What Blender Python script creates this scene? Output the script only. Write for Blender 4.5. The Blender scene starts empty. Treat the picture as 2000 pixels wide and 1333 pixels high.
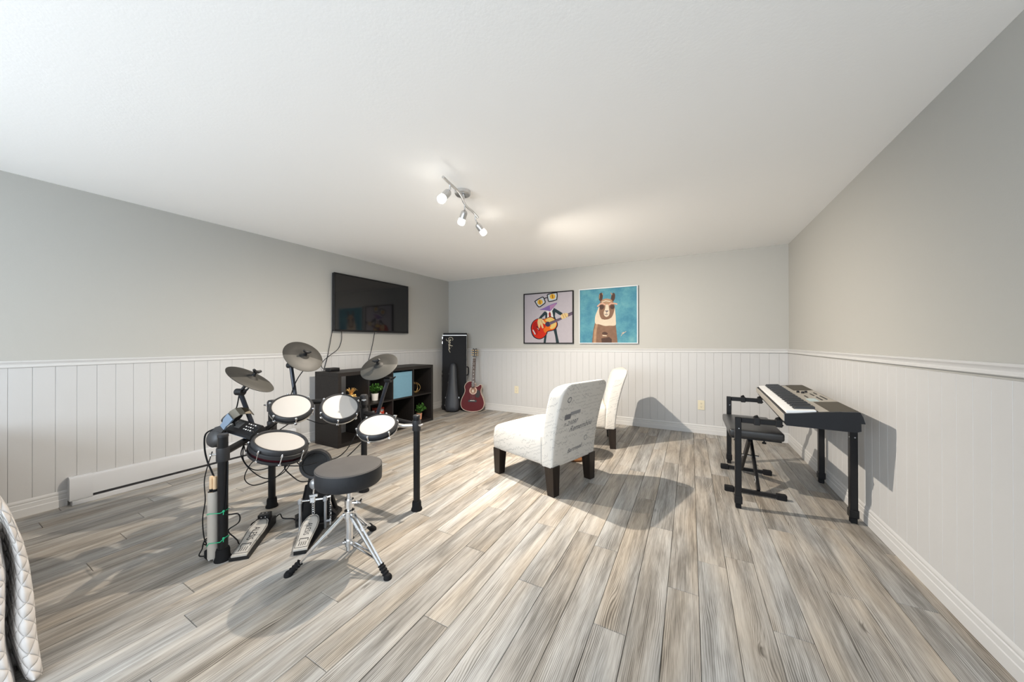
import bpy, bmesh, math, random
from mathutils import Vector, Matrix, Euler
R_ = math.radians
random.seed(7)
SC = bpy.context.scene
COL = SC.collection

# ------------------------------------------------------------------ camera, world, light, exposure
F_PX, YAW, PITCH, ROLL, CAM_H = 647.02, 0.4935, 0.0032, -0.0018, 1.1117
cam_d = bpy.data.cameras.new('camera'); cam = bpy.data.objects.new('camera', cam_d); COL.objects.link(cam)
cam_d.sensor_fit = 'HORIZONTAL'; cam_d.sensor_width = 36.0; cam_d.lens = F_PX / 2000 * 36.0
cam_d.clip_start = 0.02
cam.matrix_world = (Matrix.Translation((0, 0, CAM_H)) @ Matrix.Rotation(YAW, 4, 'Z')
                    @ Matrix.Rotation(math.pi / 2 + PITCH, 4, 'X') @ Matrix.Rotation(ROLL, 4, 'Z'))
SC.camera = cam
vs = SC.view_settings
vs.view_transform = 'Standard'; vs.look = 'None'; vs.exposure = 0.67; vs.gamma = 1.0; vs.use_curve_mapping = False

world = bpy.data.worlds.new('world'); SC.world = world; world.use_nodes = True
bg = world.node_tree.nodes['Background']; bg.inputs[0].default_value = (0.75, 0.86, 1.0, 1); bg.inputs[1].default_value = 1.0

XL, XR, YB, YR, H = -3.765, 0.953, 4.634, -1.90, 2.184     # room: left, right, back, rear planes and ceiling height

def area_light(name, loc, rot, sx, sy, energy, color):
    d = bpy.data.lights.new(name, 'AREA'); d.shape = 'RECTANGLE'; d.size = sx; d.size_y = sy
    d.energy = energy; d.color = color
    o = bpy.data.objects.new(name, d); COL.objects.link(o); o.location = loc; o.rotation_euler = rot
    return o
# daylight through the two windows of the rear wall (behind the camera)
WIN = [(-3.1, -1.5, 0.75, 1.95), (-1.0, 0.6, 0.75, 1.95)]
for (a, b, c, d_) in WIN:
    area_light('window_daylight', ((a + b) / 2, YR - 0.10, (c + d_) / 2), (R_(90), 0, 0), b - a - .1, d_ - c - .1, 43, (0.79, 0.90, 1.0))

# ------------------------------------------------------------------ materials
MATS = {}
def mat(name, color=(.5, .5, .5), rough=.5, metal=0., spec=.5, noise=0., nscale=20., bump=0., bscale=200., emit=None, estr=0., coat=0., sheen=0.):
    if name in MATS: return MATS[name]
    m = bpy.data.materials.new(name); m.use_nodes = True; nt = m.node_tree; N = nt.nodes; L = nt.links
    b = N['Principled BSDF']
    b.inputs['Base Color'].default_value = (*color, 1); b.inputs['Roughness'].default_value = rough
    b.inputs['Metallic'].default_value = metal; b.inputs['Specular IOR Level'].default_value = spec
    if coat: b.inputs['Coat Weight'].default_value = coat; b.inputs['Coat Roughness'].default_value = .08
    if sheen: b.inputs['Sheen Weight'].default_value = sheen
    if emit: b.inputs['Emission Color'].default_value = (*emit, 1); b.inputs['Emission Strength'].default_value = estr
    tc = N.new('ShaderNodeTexCoord')
    if noise:
        n = N.new('ShaderNodeTexNoise'); n.inputs['Scale'].default_value = nscale; n.inputs['Detail'].default_value = 4
        L.new(tc.outputs['Object'], n.inputs['Vector'])
        mx = N.new('ShaderNodeMix'); mx.data_type = 'RGBA'
        mx.inputs['A'].default_value = (*[c * (1 - noise) for c in color], 1)
        mx.inputs['B'].default_value = (*[min(1, c * (1 + noise)) for c in color], 1)
        L.new(n.outputs['Fac'], mx.inputs['Factor']); L.new(mx.outputs['Result'], b.inputs['Base Color'])
    if bump:
        n = N.new('ShaderNodeTexNoise'); n.inputs['Scale'].default_value = bscale; n.inputs['Detail'].default_value = 3
        L.new(tc.outputs['Object'], n.inputs['Vector'])
        bp = N.new('ShaderNodeBump'); bp.inputs['Strength'].default_value = bump; bp.inputs['Distance'].default_value = .003
        L.new(n.outputs['Fac'], bp.inputs['Height']); L.new(bp.outputs['Normal'], b.inputs['Normal'])
    MATS[name] = m
    return m

def ramp(N, stops, interp='LINEAR'):
    r = N.new('ShaderNodeValToRGB'); cr = r.color_ramp; cr.interpolation = interp
    while len(cr.elements) < len(stops): cr.elements.new(.5)
    for e, (p, c) in zip(cr.elements, stops):
        e.position = p; e.color = (*c, 1) if len(c) == 3 else c
    return r

def math_node(N, L, op, a, b=None, c=None):
    n = N.new('ShaderNodeMath'); n.operation = op
    for i, v in enumerate((a, b, c)):
        if v is None: continue
        if isinstance(v, (int, float)): n.inputs[i].default_value = v
        else: L.new(v, n.inputs[i])
    return n.outputs[0]

def plank_material():
    m = bpy.data.materials.new('grey_wash_wood'); m.use_nodes = True; N = m.node_tree.nodes; L = m.node_tree.links
    b = N['Principled BSDF']
    tc = N.new('ShaderNodeTexCoord'); oi = N.new('ShaderNodeObjectInfo')
    off = N.new('ShaderNodeCombineXYZ')
    L.new(math_node(N, L, 'MULTIPLY', oi.outputs['Random'], 31.7), off.inputs[0])
    L.new(math_node(N, L, 'MULTIPLY', oi.outputs['Random'], 77.3), off.inputs[1])
    ad = N.new('ShaderNodeVectorMath'); ad.operation = 'ADD'
    L.new(tc.outputs['Object'], ad.inputs[0]); L.new(off.outputs[0], ad.inputs[1])
    def scaled(sx, sy):
        v = N.new('ShaderNodeVectorMath'); v.operation = 'MULTIPLY'; v.inputs[1].default_value = (sx, sy, 1)
        L.new(ad.outputs[0], v.inputs[0]); return v.outputs[0]
    def noise(vec, sc, det=4, dist=0., rough=.55):
        n = N.new('ShaderNodeTexNoise'); n.inputs['Scale'].default_value = sc; n.inputs['Detail'].default_value = det
        n.inputs['Distortion'].default_value = dist; n.inputs['Roughness'].default_value = rough
        L.new(vec, n.inputs['Vector']); return n.outputs['Fac']
    # broad tone, whitewash, fine wavy grain lines that bend round the knots
    broad = noise(scaled(11, 1.6), 1.0, 3, .8, .55)
    wash = noise(scaled(70, 2.6), 1.0, 4, .8, .65)
    pore = noise(scaled(420, 14.0), 1.0, 2, 0., .5)
    vor = N.new('ShaderNodeTexVoronoi'); vor.inputs['Scale'].default_value = 1.0; vor.inputs['Randomness'].default_value = 1.0
    L.new(scaled(5.2, 1.7), vor.inputs['Vector'])
    knot = ramp(N, [(0.0, (1, 1, 1)), (0.030, (.9, .9, .9)), (0.062, (0, 0, 0))]); L.new(vor.outputs['Distance'], knot.inputs[0])
    bend = ramp(N, [(0.0, (1, 1, 1)), (0.10, (.45, .45, .45)), (0.30, (0, 0, 0))], 'EASE'); L.new(vor.outputs['Distance'], bend.inputs[0])
    sx = N.new('ShaderNodeSeparateXYZ'); L.new(ad.outputs[0], sx.inputs[0])
    warp = noise(scaled(9, 1.1), 1.0, 2, 0., .5)
    xw = math_node(N, L, 'ADD', sx.outputs[0], math_node(N, L, 'MULTIPLY', warp, .055))
    xw = math_node(N, L, 'ADD', xw, math_node(N, L, 'MULTIPLY', bend.outputs[0], .022))
    ln = math_node(N, L, 'SINE', math_node(N, L, 'MULTIPLY', xw, 2 * math.pi / .0062))
    ln = math_node(N, L, 'POWER', math_node(N, L, 'MULTIPLY_ADD', ln, .5, .5), 2.2)
    lm = ramp(N, [(.38, (.10, .10, .10)), (.66, (1, 1, 1))]); L.new(noise(scaled(16, 2.0), 1.0, 3), lm.inputs[0])
    lines = math_node(N, L, 'MULTIPLY', ln, lm.outputs[0])
    tone = math_node(N, L, 'MULTIPLY_ADD', oi.outputs['Random'], .16, -.08)
    t = math_node(N, L, 'MULTIPLY_ADD', broad, .85, .16)
    t = math_node(N, L, 'ADD', t, tone)
    t = math_node(N, L, 'ADD', t, math_node(N, L, 'MULTIPLY_ADD', wash, .80, -.40))
    t = math_node(N, L, 'ADD', t, math_node(N, L, 'MULTIPLY_ADD', pore, .40, -.20))
    t = math_node(N, L, 'SUBTRACT', t, math_node(N, L, 'MULTIPLY', lines, .42))
    t = math_node(N, L, 'SUBTRACT', t, math_node(N, L, 'MULTIPLY', knot.outputs[0], .30))
    fine = t
    cr = ramp(N, [(0.08, (.085, .078, .070)), (0.28, (.165, .155, .143)), (0.45, (.265, .253, .238)), (0.60, (.360, .347, .330)), (0.86, (.50, .487, .468))])
    L.new(t, cr.inputs[0])
    # warm / cool stain patches that belong to the print of the board
    hue = noise(scaled(5, .9), 1.0, 2)
    hr = ramp(N, [(.36, (0, 0, 0)), (.66, (1, 1, 1))]); L.new(hue, hr.inputs[0])
    mx = N.new('ShaderNodeMix'); mx.data_type = 'RGBA'; mx.blend_type = 'MULTIPLY'; mx.inputs['Factor'].default_value = 1
    warm = N.new('ShaderNodeMix'); warm.data_type = 'RGBA'
    warm.inputs['A'].default_value = (.975, .99, 1.0, 1); warm.inputs['B'].default_value = (1.0, .905, .79, 1)
    L.new(hr.outputs[0], warm.inputs['Factor']); L.new(cr.outputs[0], mx.inputs['A']); L.new(warm.outputs['Result'], mx.inputs['B'])
    L.new(mx.outputs['Result'], b.inputs['Base Color'])
    b.inputs['Roughness'].default_value = .42; b.inputs['Specular IOR Level'].default_value = .35
    bp = N.new('ShaderNodeBump'); bp.inputs['Strength'].default_value = .18; bp.inputs['Distance'].default_value = .002
    L.new(fine, bp.inputs['Height']); L.new(bp.outputs['Normal'], b.inputs['Normal'])
    return m

def script_fabric():
    """cream linen printed with rows of grey handwriting"""
    m = bpy.data.materials.new('script_print_linen'); m.use_nodes = True; N = m.node_tree.nodes; L = m.node_tree.links
    b = N['Principled BSDF']; b.inputs['Roughness'].default_value = .9; b.inputs['Specular IOR Level'].default_value = .15
    tc = N.new('ShaderNodeTexCoord'); sp = N.new('ShaderNodeSeparateXYZ'); L.new(tc.outputs['Object'], sp.inputs[0])
    u = math_node(N, L, 'ADD', sp.outputs[1], math_node(N, L, 'MULTIPLY', sp.outputs[0], 1.0))
    v = math_node(N, L, 'ADD', sp.outputs[2], math_node(N, L, 'MULTIPLY', sp.outputs[0], .42))
    def layer(rows, freq, thick, gapfreq, gap, tilt, seed):
        vv = math_node(N, L, 'ADD', math_node(N, L, 'MULTIPLY', v, rows), math_node(N, L, 'MULTIPLY', u, tilt * rows))
        row = math_node(N, L, 'FLOOR', vv); fr = math_node(N, L, 'FRACT', vv)
        us = math_node(N, L, 'ADD', u, math_node(N, L, 'MULTIPLY', fr, -.35 / rows))          # slant of the letters
        def n1(sc, o):
            c = N.new('ShaderNodeCombineXYZ'); L.new(math_node(N, L, 'MULTIPLY', us, sc), c.inputs[0])
            L.new(math_node(N, L, 'MULTIPLY_ADD', row, 7.31, o + seed), c.inputs[1])
            n = N.new('ShaderNodeTexNoise'); n.inputs['Scale'].default_value = 1; n.inputs['Detail'].default_value = 1.5
            L.new(c.outputs[0], n.inputs['Vector']); return n.outputs['Fac']
        crv = math_node(N, L, 'MULTIPLY_ADD', n1(freq, 0), 1.5, -.25)
        d = math_node(N, L, 'ABSOLUTE', math_node(N, L, 'SUBTRACT', fr, crv))
        ink = math_node(N, L, 'LESS_THAN', d, thick)
        word = math_node(N, L, 'GREATER_THAN', n1(gapfreq, 50), gap)
        return math_node(N, L, 'MULTIPLY', ink, word)
    def patch(sc, th, o):
        c = N.new('ShaderNodeCombineXYZ'); L.new(u, c.inputs[0]); L.new(v, c.inputs[1]); c.inputs[2].default_value = o
        n = N.new('ShaderNodeTexNoise'); n.inputs['Scale'].default_value = sc; n.inputs['Detail'].default_value = 0
        L.new(c.outputs[0], n.inputs['Vector']); return math_node(N, L, 'GREATER_THAN', n.outputs['Fac'], th)
    p1 = patch(7, .5, 3.1)
    a1 = math_node(N, L, 'MULTIPLY', layer(40, 130, .13, 16, .48, .02, 1), p1)
    a2 = math_node(N, L, 'MULTIPLY', layer(20, 80, .075, 9, .48, -.03, 21), math_node(N, L, 'SUBTRACT', 1.0, p1))
    a3 = math_node(N, L, 'MULTIPLY', layer(11, 44, .035, 6, .46, .06, 41), patch(5, .50, 8.2))
    ink = math_node(N, L, 'MAXIMUM', math_node(N, L, 'MULTIPLY', a1, .26), math_node(N, L, 'MAXIMUM', math_node(N, L, 'MULTIPLY', a2, .36), math_node(N, L, 'MULTIPLY', a3, .42)))
    mx = N.new('ShaderNodeMix'); mx.data_type = 'RGBA'
    mx.inputs['A'].default_value = (.62, .595, .555, 1); mx.inputs['B'].default_value = (.16, .16, .17, 1)
    L.new(ink, mx.inputs['Factor']); L.new(mx.outputs['Result'], b.inputs['Base Color'])
    n = N.new('ShaderNodeTexNoise'); n.inputs['Scale'].default_value = 600; L.new(tc.outputs['Object'], n.inputs['Vector'])
    bp = N.new('ShaderNodeBump'); bp.inputs['Strength'].default_value = .15; bp.inputs['Distance'].default_value = .002
    L.new(n.outputs['Fac'], bp.inputs['Height']); L.new(bp.outputs['Normal'], b.inputs['Normal'])
    return m

def wood_material(name, c0, c1, rough=.4, sx=60, sy=3, sz=60, coat=0.):
    m = bpy.data.materials.new(name); m.use_nodes = True; N = m.node_tree.nodes; L = m.node_tree.links
    b = N['Principled BSDF']; b.inputs['Roughness'].default_value = rough; b.inputs['Specular IOR Level'].default_value = .3
    if coat: b.inputs['Coat Weight'].default_value = coat; b.inputs['Coat Roughness'].default_value = .1
    tc = N.new('ShaderNodeTexCoord'); v = N.new('ShaderNodeVectorMath'); v.operation = 'MULTIPLY'; v.inputs[1].default_value = (sx, sy, sz)
    L.new(tc.outputs['Object'], v.inputs[0])
    n = N.new('ShaderNodeTexNoise'); n.inputs['Scale'].default_value = 1; n.inputs['Detail'].default_value = 4; L.new(v.outputs[0], n.inputs['Vector'])
    r = ramp(N, [(.3, c0), (.7, c1)]); L.new(n.outputs['Fac'], r.inputs[0]); L.new(r.outputs[0], b.inputs['Base Color'])
    return m

M_PLANK = plank_material(); M_SCRIPT = script_fabric()
M_CEIL = mat('ceiling_paint', (.955, .95, .94), .9, spec=.1, bump=.14, bscale=90)
M_WALL = mat('grey_wall_paint', (.430, .422, .397), .85, spec=.2, bump=.10, bscale=160)
M_WAINS = mat('white_satin_paint', (.515, .512, .510), .45, spec=.3, bump=.08, bscale=60)
M_TRIM = mat('white_trim_paint', (.57, .565, .56), .4, spec=.3)
M_HEATER = mat('white_enamel', (.555, .56, .575), .35, spec=.4)
M_DARKGAP = mat('dark_gap', (.04, .04, .045), .8)
M_SUBFLOOR = mat('dark_underlay', (.05, .045, .04), .9)
M_BLACKM = mat('black_satin_metal', (.009, .009, .010), .35, spec=.3, noise=.2, nscale=30)
M_BLACKP = mat('black_plastic', (.011, .011, .012), .5, spec=.3, noise=.15, nscale=40)
M_RUBBER = mat('black_rubber', (.010, .010, .011), .8, spec=.2)
M_CHROME = mat('chrome', (.80, .81, .83), .14, metal=1.)
M_STEEL = mat('brushed_steel', (.62, .62, .62), .3, metal=1., noise=.08, nscale=80)
M_GUN = mat('dark_grey_rim', (.024, .024, .026), .42, spec=.35, noise=.15, nscale=40)
M_HEAD = mat('white_drum_head', (.37, .355, .34), .6, noise=.02, nscale=15, bump=.1, bscale=900)
M_REDSHELL = mat('dark_red_shell', (.055, .008, .012), .25, coat=.5)
M_CYM = mat('cymbal_smooth_rubber', (.048, .0455, .040), .55, spec=.35, noise=.12, nscale=8)
M_VINYL = mat('dark_grey_vinyl', (.020, .021, .024), .5, spec=.3, noise=.12, nscale=25, bump=.25, bscale=500)
M_SUEDE = mat('grey_seat_top', (.085, .079, .076), .62, spec=.3, noise=.16, nscale=14, bump=.2, bscale=600)
M_DARKWOOD = wood_material('espresso_wood', (.008, .005, .004), (.022, .014, .010), .35, 60, 60, 4, .15)
M_KALLAX = wood_material('black_brown_laminate', (.008, .0065, .006), (.015, .012, .011), .5, 60, 3, 60)
M_SCREEN = mat('tv_glass', (.006, .006, .007), .06, spec=.55)
M_GOLD = mat('gold_metal', (.80, .54, .22), .32, metal=.75)
M_LEAF = mat('green_leaf', (.060, .19, .028), .55, noise=.45, nscale=60)
M_WHITEP = mat('white_ceramic', (.80, .79, .77), .4)
M_TERRA = mat('terracotta', (.58, .28, .17), .7, noise=.1)
M_BLUEFAB = mat('blue_fabric', (.135, .275, .37), .85, noise=.07, nscale=50, bump=.3, bscale=500)
M_IVORY = mat('ivory_plastic', (.66, .60, .45), .45)
M_BEIGEPVC = mat('beige_pvc', (.50, .46, .41), .5, noise=.06, nscale=10)
M_STICK = mat('hickory_wood', (.72, .50, .30), .5, noise=.15, nscale=30)
M_GREEN = mat('green_cord', (.02, .45, .22), .5)
M_KEYW = mat('white_key', (.86, .86, .85), .25)
M_KEYB = mat('black_key', (.012, .012, .013), .35)
M_KBODY = mat('piano_black_body', (.010, .0105, .013), .42, spec=.3, noise=.1)
M_KPANEL = mat('champagne_grey_panel', (.40, .37, .325), .42, metal=.25)
M_KSPK = mat('speaker_grille', (.075, .066, .050), .8, bump=.5, bscale=1500)
M_LCD = mat('lcd_glass', (.38, .50, .52), .2)
M_QUILT = None

# ------------------------------------------------------------------ mesh builder
class MB:
    def __init__(s): s.v = []; s.f = []; s.mi = []; s.cur = 0
    def add(s, vs_, fs, M=None):
        o = len(s.v)
        for p in vs_:
            p = Vector(p)
            s.v.append(M @ p if M is not None else p)
        for f in fs: s.f.append([i + o for i in f]); s.mi.append(s.cur)
        return s
    def box(s, c, d, M=None, bev=0., seg=1):
        if bev <= 0:
            x, y, z = d[0] / 2, d[1] / 2, d[2] / 2
            vs_ = [(c[0] + a * x, c[1] + b * y, c[2] + e * z) for a in (-1, 1) for b in (-1, 1) for e in (-1, 1)]
            return s.add(vs_, [(0, 1, 3, 2), (4, 6, 7, 5), (0, 4, 5, 1), (2, 3, 7, 6), (0, 2, 6, 4), (1, 5, 7, 3)], M)
        bm = bmesh.new(); bmesh.ops.create_cube(bm, size=1.0)
        for v in bm.verts: v.co = Vector((v.co.x * d[0] + c[0], v.co.y * d[1] + c[1], v.co.z * d[2] + c[2]))
        bmesh.ops.bevel(bm, geom=bm.edges[:] , offset=bev, segments=seg, profile=.5, affect='EDGES')
        s.frombm(bm, M); return s
    def frombm(s, bm, M=None):
        bm.verts.index_update()
        s.add([v.co.copy() for v in bm.verts], [[v.index for v in f.verts] for f in bm.faces], M); bm.free()
    def softbox(s, h, r, n=(6, 6, 6), fn=None, M=None):
        """rounded box with half extents h, radius r, n inner cuts, deformed by fn"""
        def axis(hh, k):
            a = [-hh, -hh + .25 * r, -hh + .6 * r, -hh + r]
            inner = [-hh + r + (2 * hh - 2 * r) * i / k for i in range(1, k)]
            return a + inner + [hh - r, hh - .6 * r, hh - .25 * r, hh]
        A = [axis(h[i], n[i]) for i in range(3)]
        idx = {}; V = []; Fc = []
        def vid(p):
            k = tuple(round(q, 6) for q in p)
            if k not in idx:
                inn = [max(-(h[i] - r), min(h[i] - r, p[i])) for i in range(3)]
                d = Vector([p[i] - inn[i] for i in range(3)])
                q = Vector(inn) + (d.normalized() * r if d.length > 1e-9 else d)
                idx[k] = len(V); V.append(fn(q) if fn else q)
            return idx[k]
        for ax in range(3):
            b, c = (ax + 1) % 3, (ax + 2) % 3
            for sg in (-1, 1):
                for i in range(len(A[b]) - 1):
                    for j in range(len(A[c]) - 1):
                        q = []
                        for (ii, jj) in ((i, j), (i + 1, j), (i + 1, j + 1), (i, j + 1)):
                            p = [0, 0, 0]; p[ax] = sg * h[ax]; p[b] = A[b][ii]; p[c] = A[c][jj]; q.append(vid(p))
                        if sg < 0: q.reverse()
                        Fc.append(q)
        return s.add(V, Fc, M)
    def tube(s, pts, r, n=8, closed=False, caps=True, M=None, flat=None):
        P = [Vector(p) for p in pts]; k = len(P)
        rs = r if isinstance(r, (list, tuple)) else [r] * k
        T = []
        for i in range(k):
            if closed: t = P[(i + 1) % k] - P[i - 1]
            else: t = P[min(i + 1, k - 1)] - P[max(i - 1, 0)]
            T.append(t.normalized() if t.length > 1e-9 else Vector((0, 0, 1)))
        up = Vector((0, 0, 1)) if abs(T[0].z) < .9 else Vector((1, 0, 0))
        nrm = (up - T[0] * up.dot(T[0])).normalized(); V = []
        for i in range(k):
            nrm = (nrm - T[i] * nrm.dot(T[i])).normalized(); bi = T[i].cross(nrm)
            for j in range(n):
                a = 2 * math.pi * j / n
                V.append(P[i] + (nrm * math.cos(a) * (flat or 1.) + bi * math.sin(a)) * rs[i])
        Fc = []
        for i in range(k if closed else k - 1):
            i2 = (i + 1) % k
            for j in range(n):
                j2 = (j + 1) % n; Fc.append([i * n + j, i * n + j2, i2 * n + j2, i2 * n + j])
        if caps and not closed: Fc.append(list(range(n))[::-1]); Fc.append([(k - 1) * n + j for j in range(n)])
        return s.add(V, Fc, M)
    def cyl(s, a, b, r, r2=None, n=16, M=None): return s.tube([a, b], [r, r if r2 is None else r2], n, M=M)
    def lathe(s, prof, n=24, M=None, close=False):
        V = []; Fc = []
        for (r, z) in prof:
            for j in range(n):
                a = 2 * math.pi * j / n; V.append((r * math.cos(a), r * math.sin(a), z))
        k = len(prof)
        for i in range(k if close else k - 1):
            i2 = (i + 1) % k
            for j in range(n):
                j2 = (j + 1) % n; Fc.append([i * n + j, i * n + j2, i2 * n + j2, i2 * n + j])
        if not close:
            if prof[0][0] > 1e-6: Fc.append([j for j in range(n)][::-1])
            if prof[-1][0] > 1e-6: Fc.append([(k - 1) * n + j for j in range(n)])
        return s.add(V, Fc, M)
    def prism(s, pts, z0, z1, M=None):
        n = len(pts)
        ar = sum(pts[i][0] * pts[(i + 1) % n][1] - pts[(i + 1) % n][0] * pts[i][1] for i in range(n))
        if ar < 0: pts = pts[::-1]
        V = [(p[0], p[1], z0) for p in pts] + [(p[0], p[1], z1) for p in pts]
        Fc = [list(range(n))[::-1], [n + i for i in range(n)]] + [[i, (i + 1) % n, n + (i + 1) % n, n + i] for i in range(n)]
        return s.add(V, Fc, M)
    def flat(s, pts, M=None): return s.add(pts, [list(range(len(pts)))], M)
    def sphere(s, c, r, n=12, m=8, sc=(1, 1, 1), M=None):
        prof = [(r * math.sin(math.pi * i / m), -r * math.cos(math.pi * i / m)) for i in range(m + 1)]
        prof[0] = (1e-7, prof[0][1]); prof[-1] = (1e-7, prof[-1][1])
        T = Matrix.Translation(c) @ Matrix.Diagonal((*sc, 1))
        return s.lathe(prof, n, (M @ T) if M is not None else T)
    def build(s, name, m, parent=None, smooth=0., world=False):
        """world=True: vertices are world coordinates, moved into the parent's (unscaled) frame"""
        me = bpy.data.meshes.new(name)
        vs_ = s.v
        if world and parent is not None:
            inv = ROOTM[root_of(parent)].inverted(); vs_ = [inv @ v for v in s.v]
        me.from_pydata([tuple(v) for v in vs_], [], s.f)
        ms = m if isinstance(m, (list, tuple)) else [m]
        for q in ms: me.materials.append(q)
        if len(ms) > 1: me.polygons.foreach_set('material_index', s.mi)
        bm = bmesh.new(); bm.from_mesh(me); bmesh.ops.remove_doubles(bm, verts=bm.verts, dist=1e-6)
        bmesh.ops.recalc_face_normals(bm, faces=bm.faces); bm.to_mesh(me); bm.free()
        if smooth:
            me.polygons.foreach_set('use_smooth', [True] * len(me.polygons)); me.set_sharp_from_angle(angle=R_(smooth))
        me.update()
        o = bpy.data.objects.new(name, me); COL.objects.link(o)
        if parent is not None: o.parent = parent
        return o

ROOTM = {}; PAR = {}
def root_of(o):
    while o.parent is not None: o = o.parent
    return o
def tag(o, label, cat, group=None):
    o['label'] = label; o['category'] = cat
    if group: o['group'] = group
    return o
def thing(name, label, cat, loc=(0, 0, 0), rotz=0., group=None, M=None):
    o = bpy.data.objects.new(name, None); COL.objects.link(o); o.empty_display_size = .05
    o.matrix_world = M if M is not None else Matrix.Translation(loc) @ Matrix.Rotation(rotz, 4, 'Z')
    ROOTM[o] = o.matrix_world.copy()
    return tag(o, label, cat, group)
def struct(o): o['kind'] = 'structure'; ROOTM[o] = Matrix.Identity(4); return o
def clone(o, name=None, parent=None, loc=None):
    c = o.copy(); COL.objects.link(c)
    if parent is not None: c.parent = parent
    if loc is not None: c.location = loc
    return c
def frame(c, n, ref):
    """matrix with +Z along n, -Y axis pointing as far as possible towards ref"""
    z = Vector(n).normalized(); d = Vector(ref) - Vector(c); y = -(d - z * d.dot(z)).normalized(); x = y.cross(z)
    M = Matrix((x, y, z)).transposed().to_4x4(); M.translation = Vector(c); return M
def spline(pts, k=6, closed=False):
    P = [Vector(p) for p in pts]; n = len(P); out = []
    rng = range(n) if closed else range(n - 1)
    for i in rng:
        p0 = P[(i - 1) % n] if (closed or i > 0) else P[0]; p1 = P[i]; p2 = P[(i + 1) % n]
        p3 = P[(i + 2) % n] if (closed or i + 2 < n) else P[-1]
        for j in range(k):
            t = j / k; t2 = t * t; t3 = t2 * t
            out.append(.5 * ((2 * p1) + (-p0 + p2) * t + (2 * p0 - 5 * p1 + 4 * p2 - p3) * t2 + (-p0 + 3 * p1 - 3 * p2 + p3) * t3))
    if not closed: out.append(P[-1])
    return out
def spline2(pts, k=5): return [(p.x, p.y) for p in spline([(a, b, 0) for a, b in pts], k, True)]
def text_mesh(txt, size=1., shear=0.):
    """2D triangles of a line of lettering, centred on its bounding box"""
    c = bpy.data.curves.new('lettering', 'FONT'); c.body = txt; c.size = size; c.shear = shear; c.resolution_u = 3
    o = bpy.data.objects.new('lettering', c); COL.objects.link(o)
    dg = bpy.context.evaluated_depsgraph_get(); dg.update()
    me = bpy.data.meshes.new_from_object(o.evaluated_get(dg))
    V = [v.co.copy() for v in me.vertices]; Fc = [list(p.vertices) for p in me.polygons]
    bpy.data.objects.remove(o); bpy.data.curves.remove(c); bpy.data.meshes.remove(me)
    x0 = min(v.x for v in V); x1 = max(v.x for v in V); y0 = min(v.y for v in V); y1 = max(v.y for v in V)
    return [(v.x - (x0 + x1) / 2, v.y - (y0 + y1) / 2) for v in V], Fc, x1 - x0, y1 - y0

# ------------------------------------------------------------------ room shell
fl = MB(); fl.box(((XL + XR) / 2, (YB + YR) / 2, -.062), (XR - XL + .3, YB - YR + .3, .1))
floor = struct(fl.build('floor', M_SUBFLOOR))
PW = .1235
SEAMS = {-8: 1.02, -6: 1.385, -3: 1.308, -1: 1.663, 4: 1.963, 2: 1.60, 1: 2.035, -9: 1.475, 3: 1.25, -2: .95, 0: .72, 5: 1.42, -4: .60, -5: 1.90, -7: .66}
PL = 1.21; plank_cache = {}
def plank_mesh(w, l):
    key = (round(w, 4), round(l, 4))
    if key not in plank_cache:
        b = MB(); c = .0014; x, y = w / 2 - .0008, l / 2 - .0008; zt = 0.
        V = [(-x, -y, -.012), (x, -y, -.012), (x, y, -.012), (-x, y, -.012), (-x, -y, zt - c), (x, -y, zt - c), (x, y, zt - c), (-x, y, zt - c),
             (-x + c, -y + c, zt), (x - c, -y + c, zt), (x - c, y - c, zt), (-x + c, y - c, zt)]
        b.add(V, [(0, 1, 5, 4), (1, 2, 6, 5), (2, 3, 7, 6), (3, 0, 4, 7), (4, 5, 9, 8), (5, 6, 10, 9), (6, 7, 11, 10), (7, 4, 8, 11), (8, 9, 10, 11)])
        o = b.build('plank', M_PLANK); plank_cache[key] = o.data; bpy.data.objects.remove(o)
    return plank_cache[key]
for i in range(-31, 8):
    x0 = max(XL, .03 + (i - 0) * PW); x1 = min(XR, .03 + (i + 1) * PW)
    if x1 - x0 < .01: continue
    s0 = SEAMS.get(i + 0, None)
    if s0 is None: s0 = ((i * .437) % 1.0) * PL + random.uniform(-.08, .08)
    while s0 > YR: s0 -= PL
    y = s0
    while y < YB:
        a, b_ = max(y, YR), min(y + PL, YB)
        if b_ - a > .01:
            o = bpy.data.objects.new('plank', plank_mesh(x1 - x0, b_ - a)); COL.objects.link(o); o.parent = floor
            o.location = ((x0 + x1) / 2, (a + b_) / 2, 0)
        y += PL

b = MB(); b.box(((XL + XR) / 2, (YB + YR) / 2, H + .05), (XR - XL + .3, YB - YR + .3, .1)); struct(b.build('ceiling', M_CEIL))
b = MB(); b.box((XL - .05, (YB + YR) / 2, H / 2 - .03), (.1, YB - YR, H + .06)); wall_left = struct(b.build('wall_left', M_WALL))
b = MB(); b.box((XR + .05, (YB + YR) / 2, H / 2 - .03), (.1, YB - YR, H + .06)); wall_right = struct(b.build('wall_right', M_WALL))
b = MB(); b.box(((XL + XR) / 2, YB + .05, H / 2 - .03), (XR - XL + .2, .1, H + .06)); wall_back = struct(b.build('wall_back', M_WALL))
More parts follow.
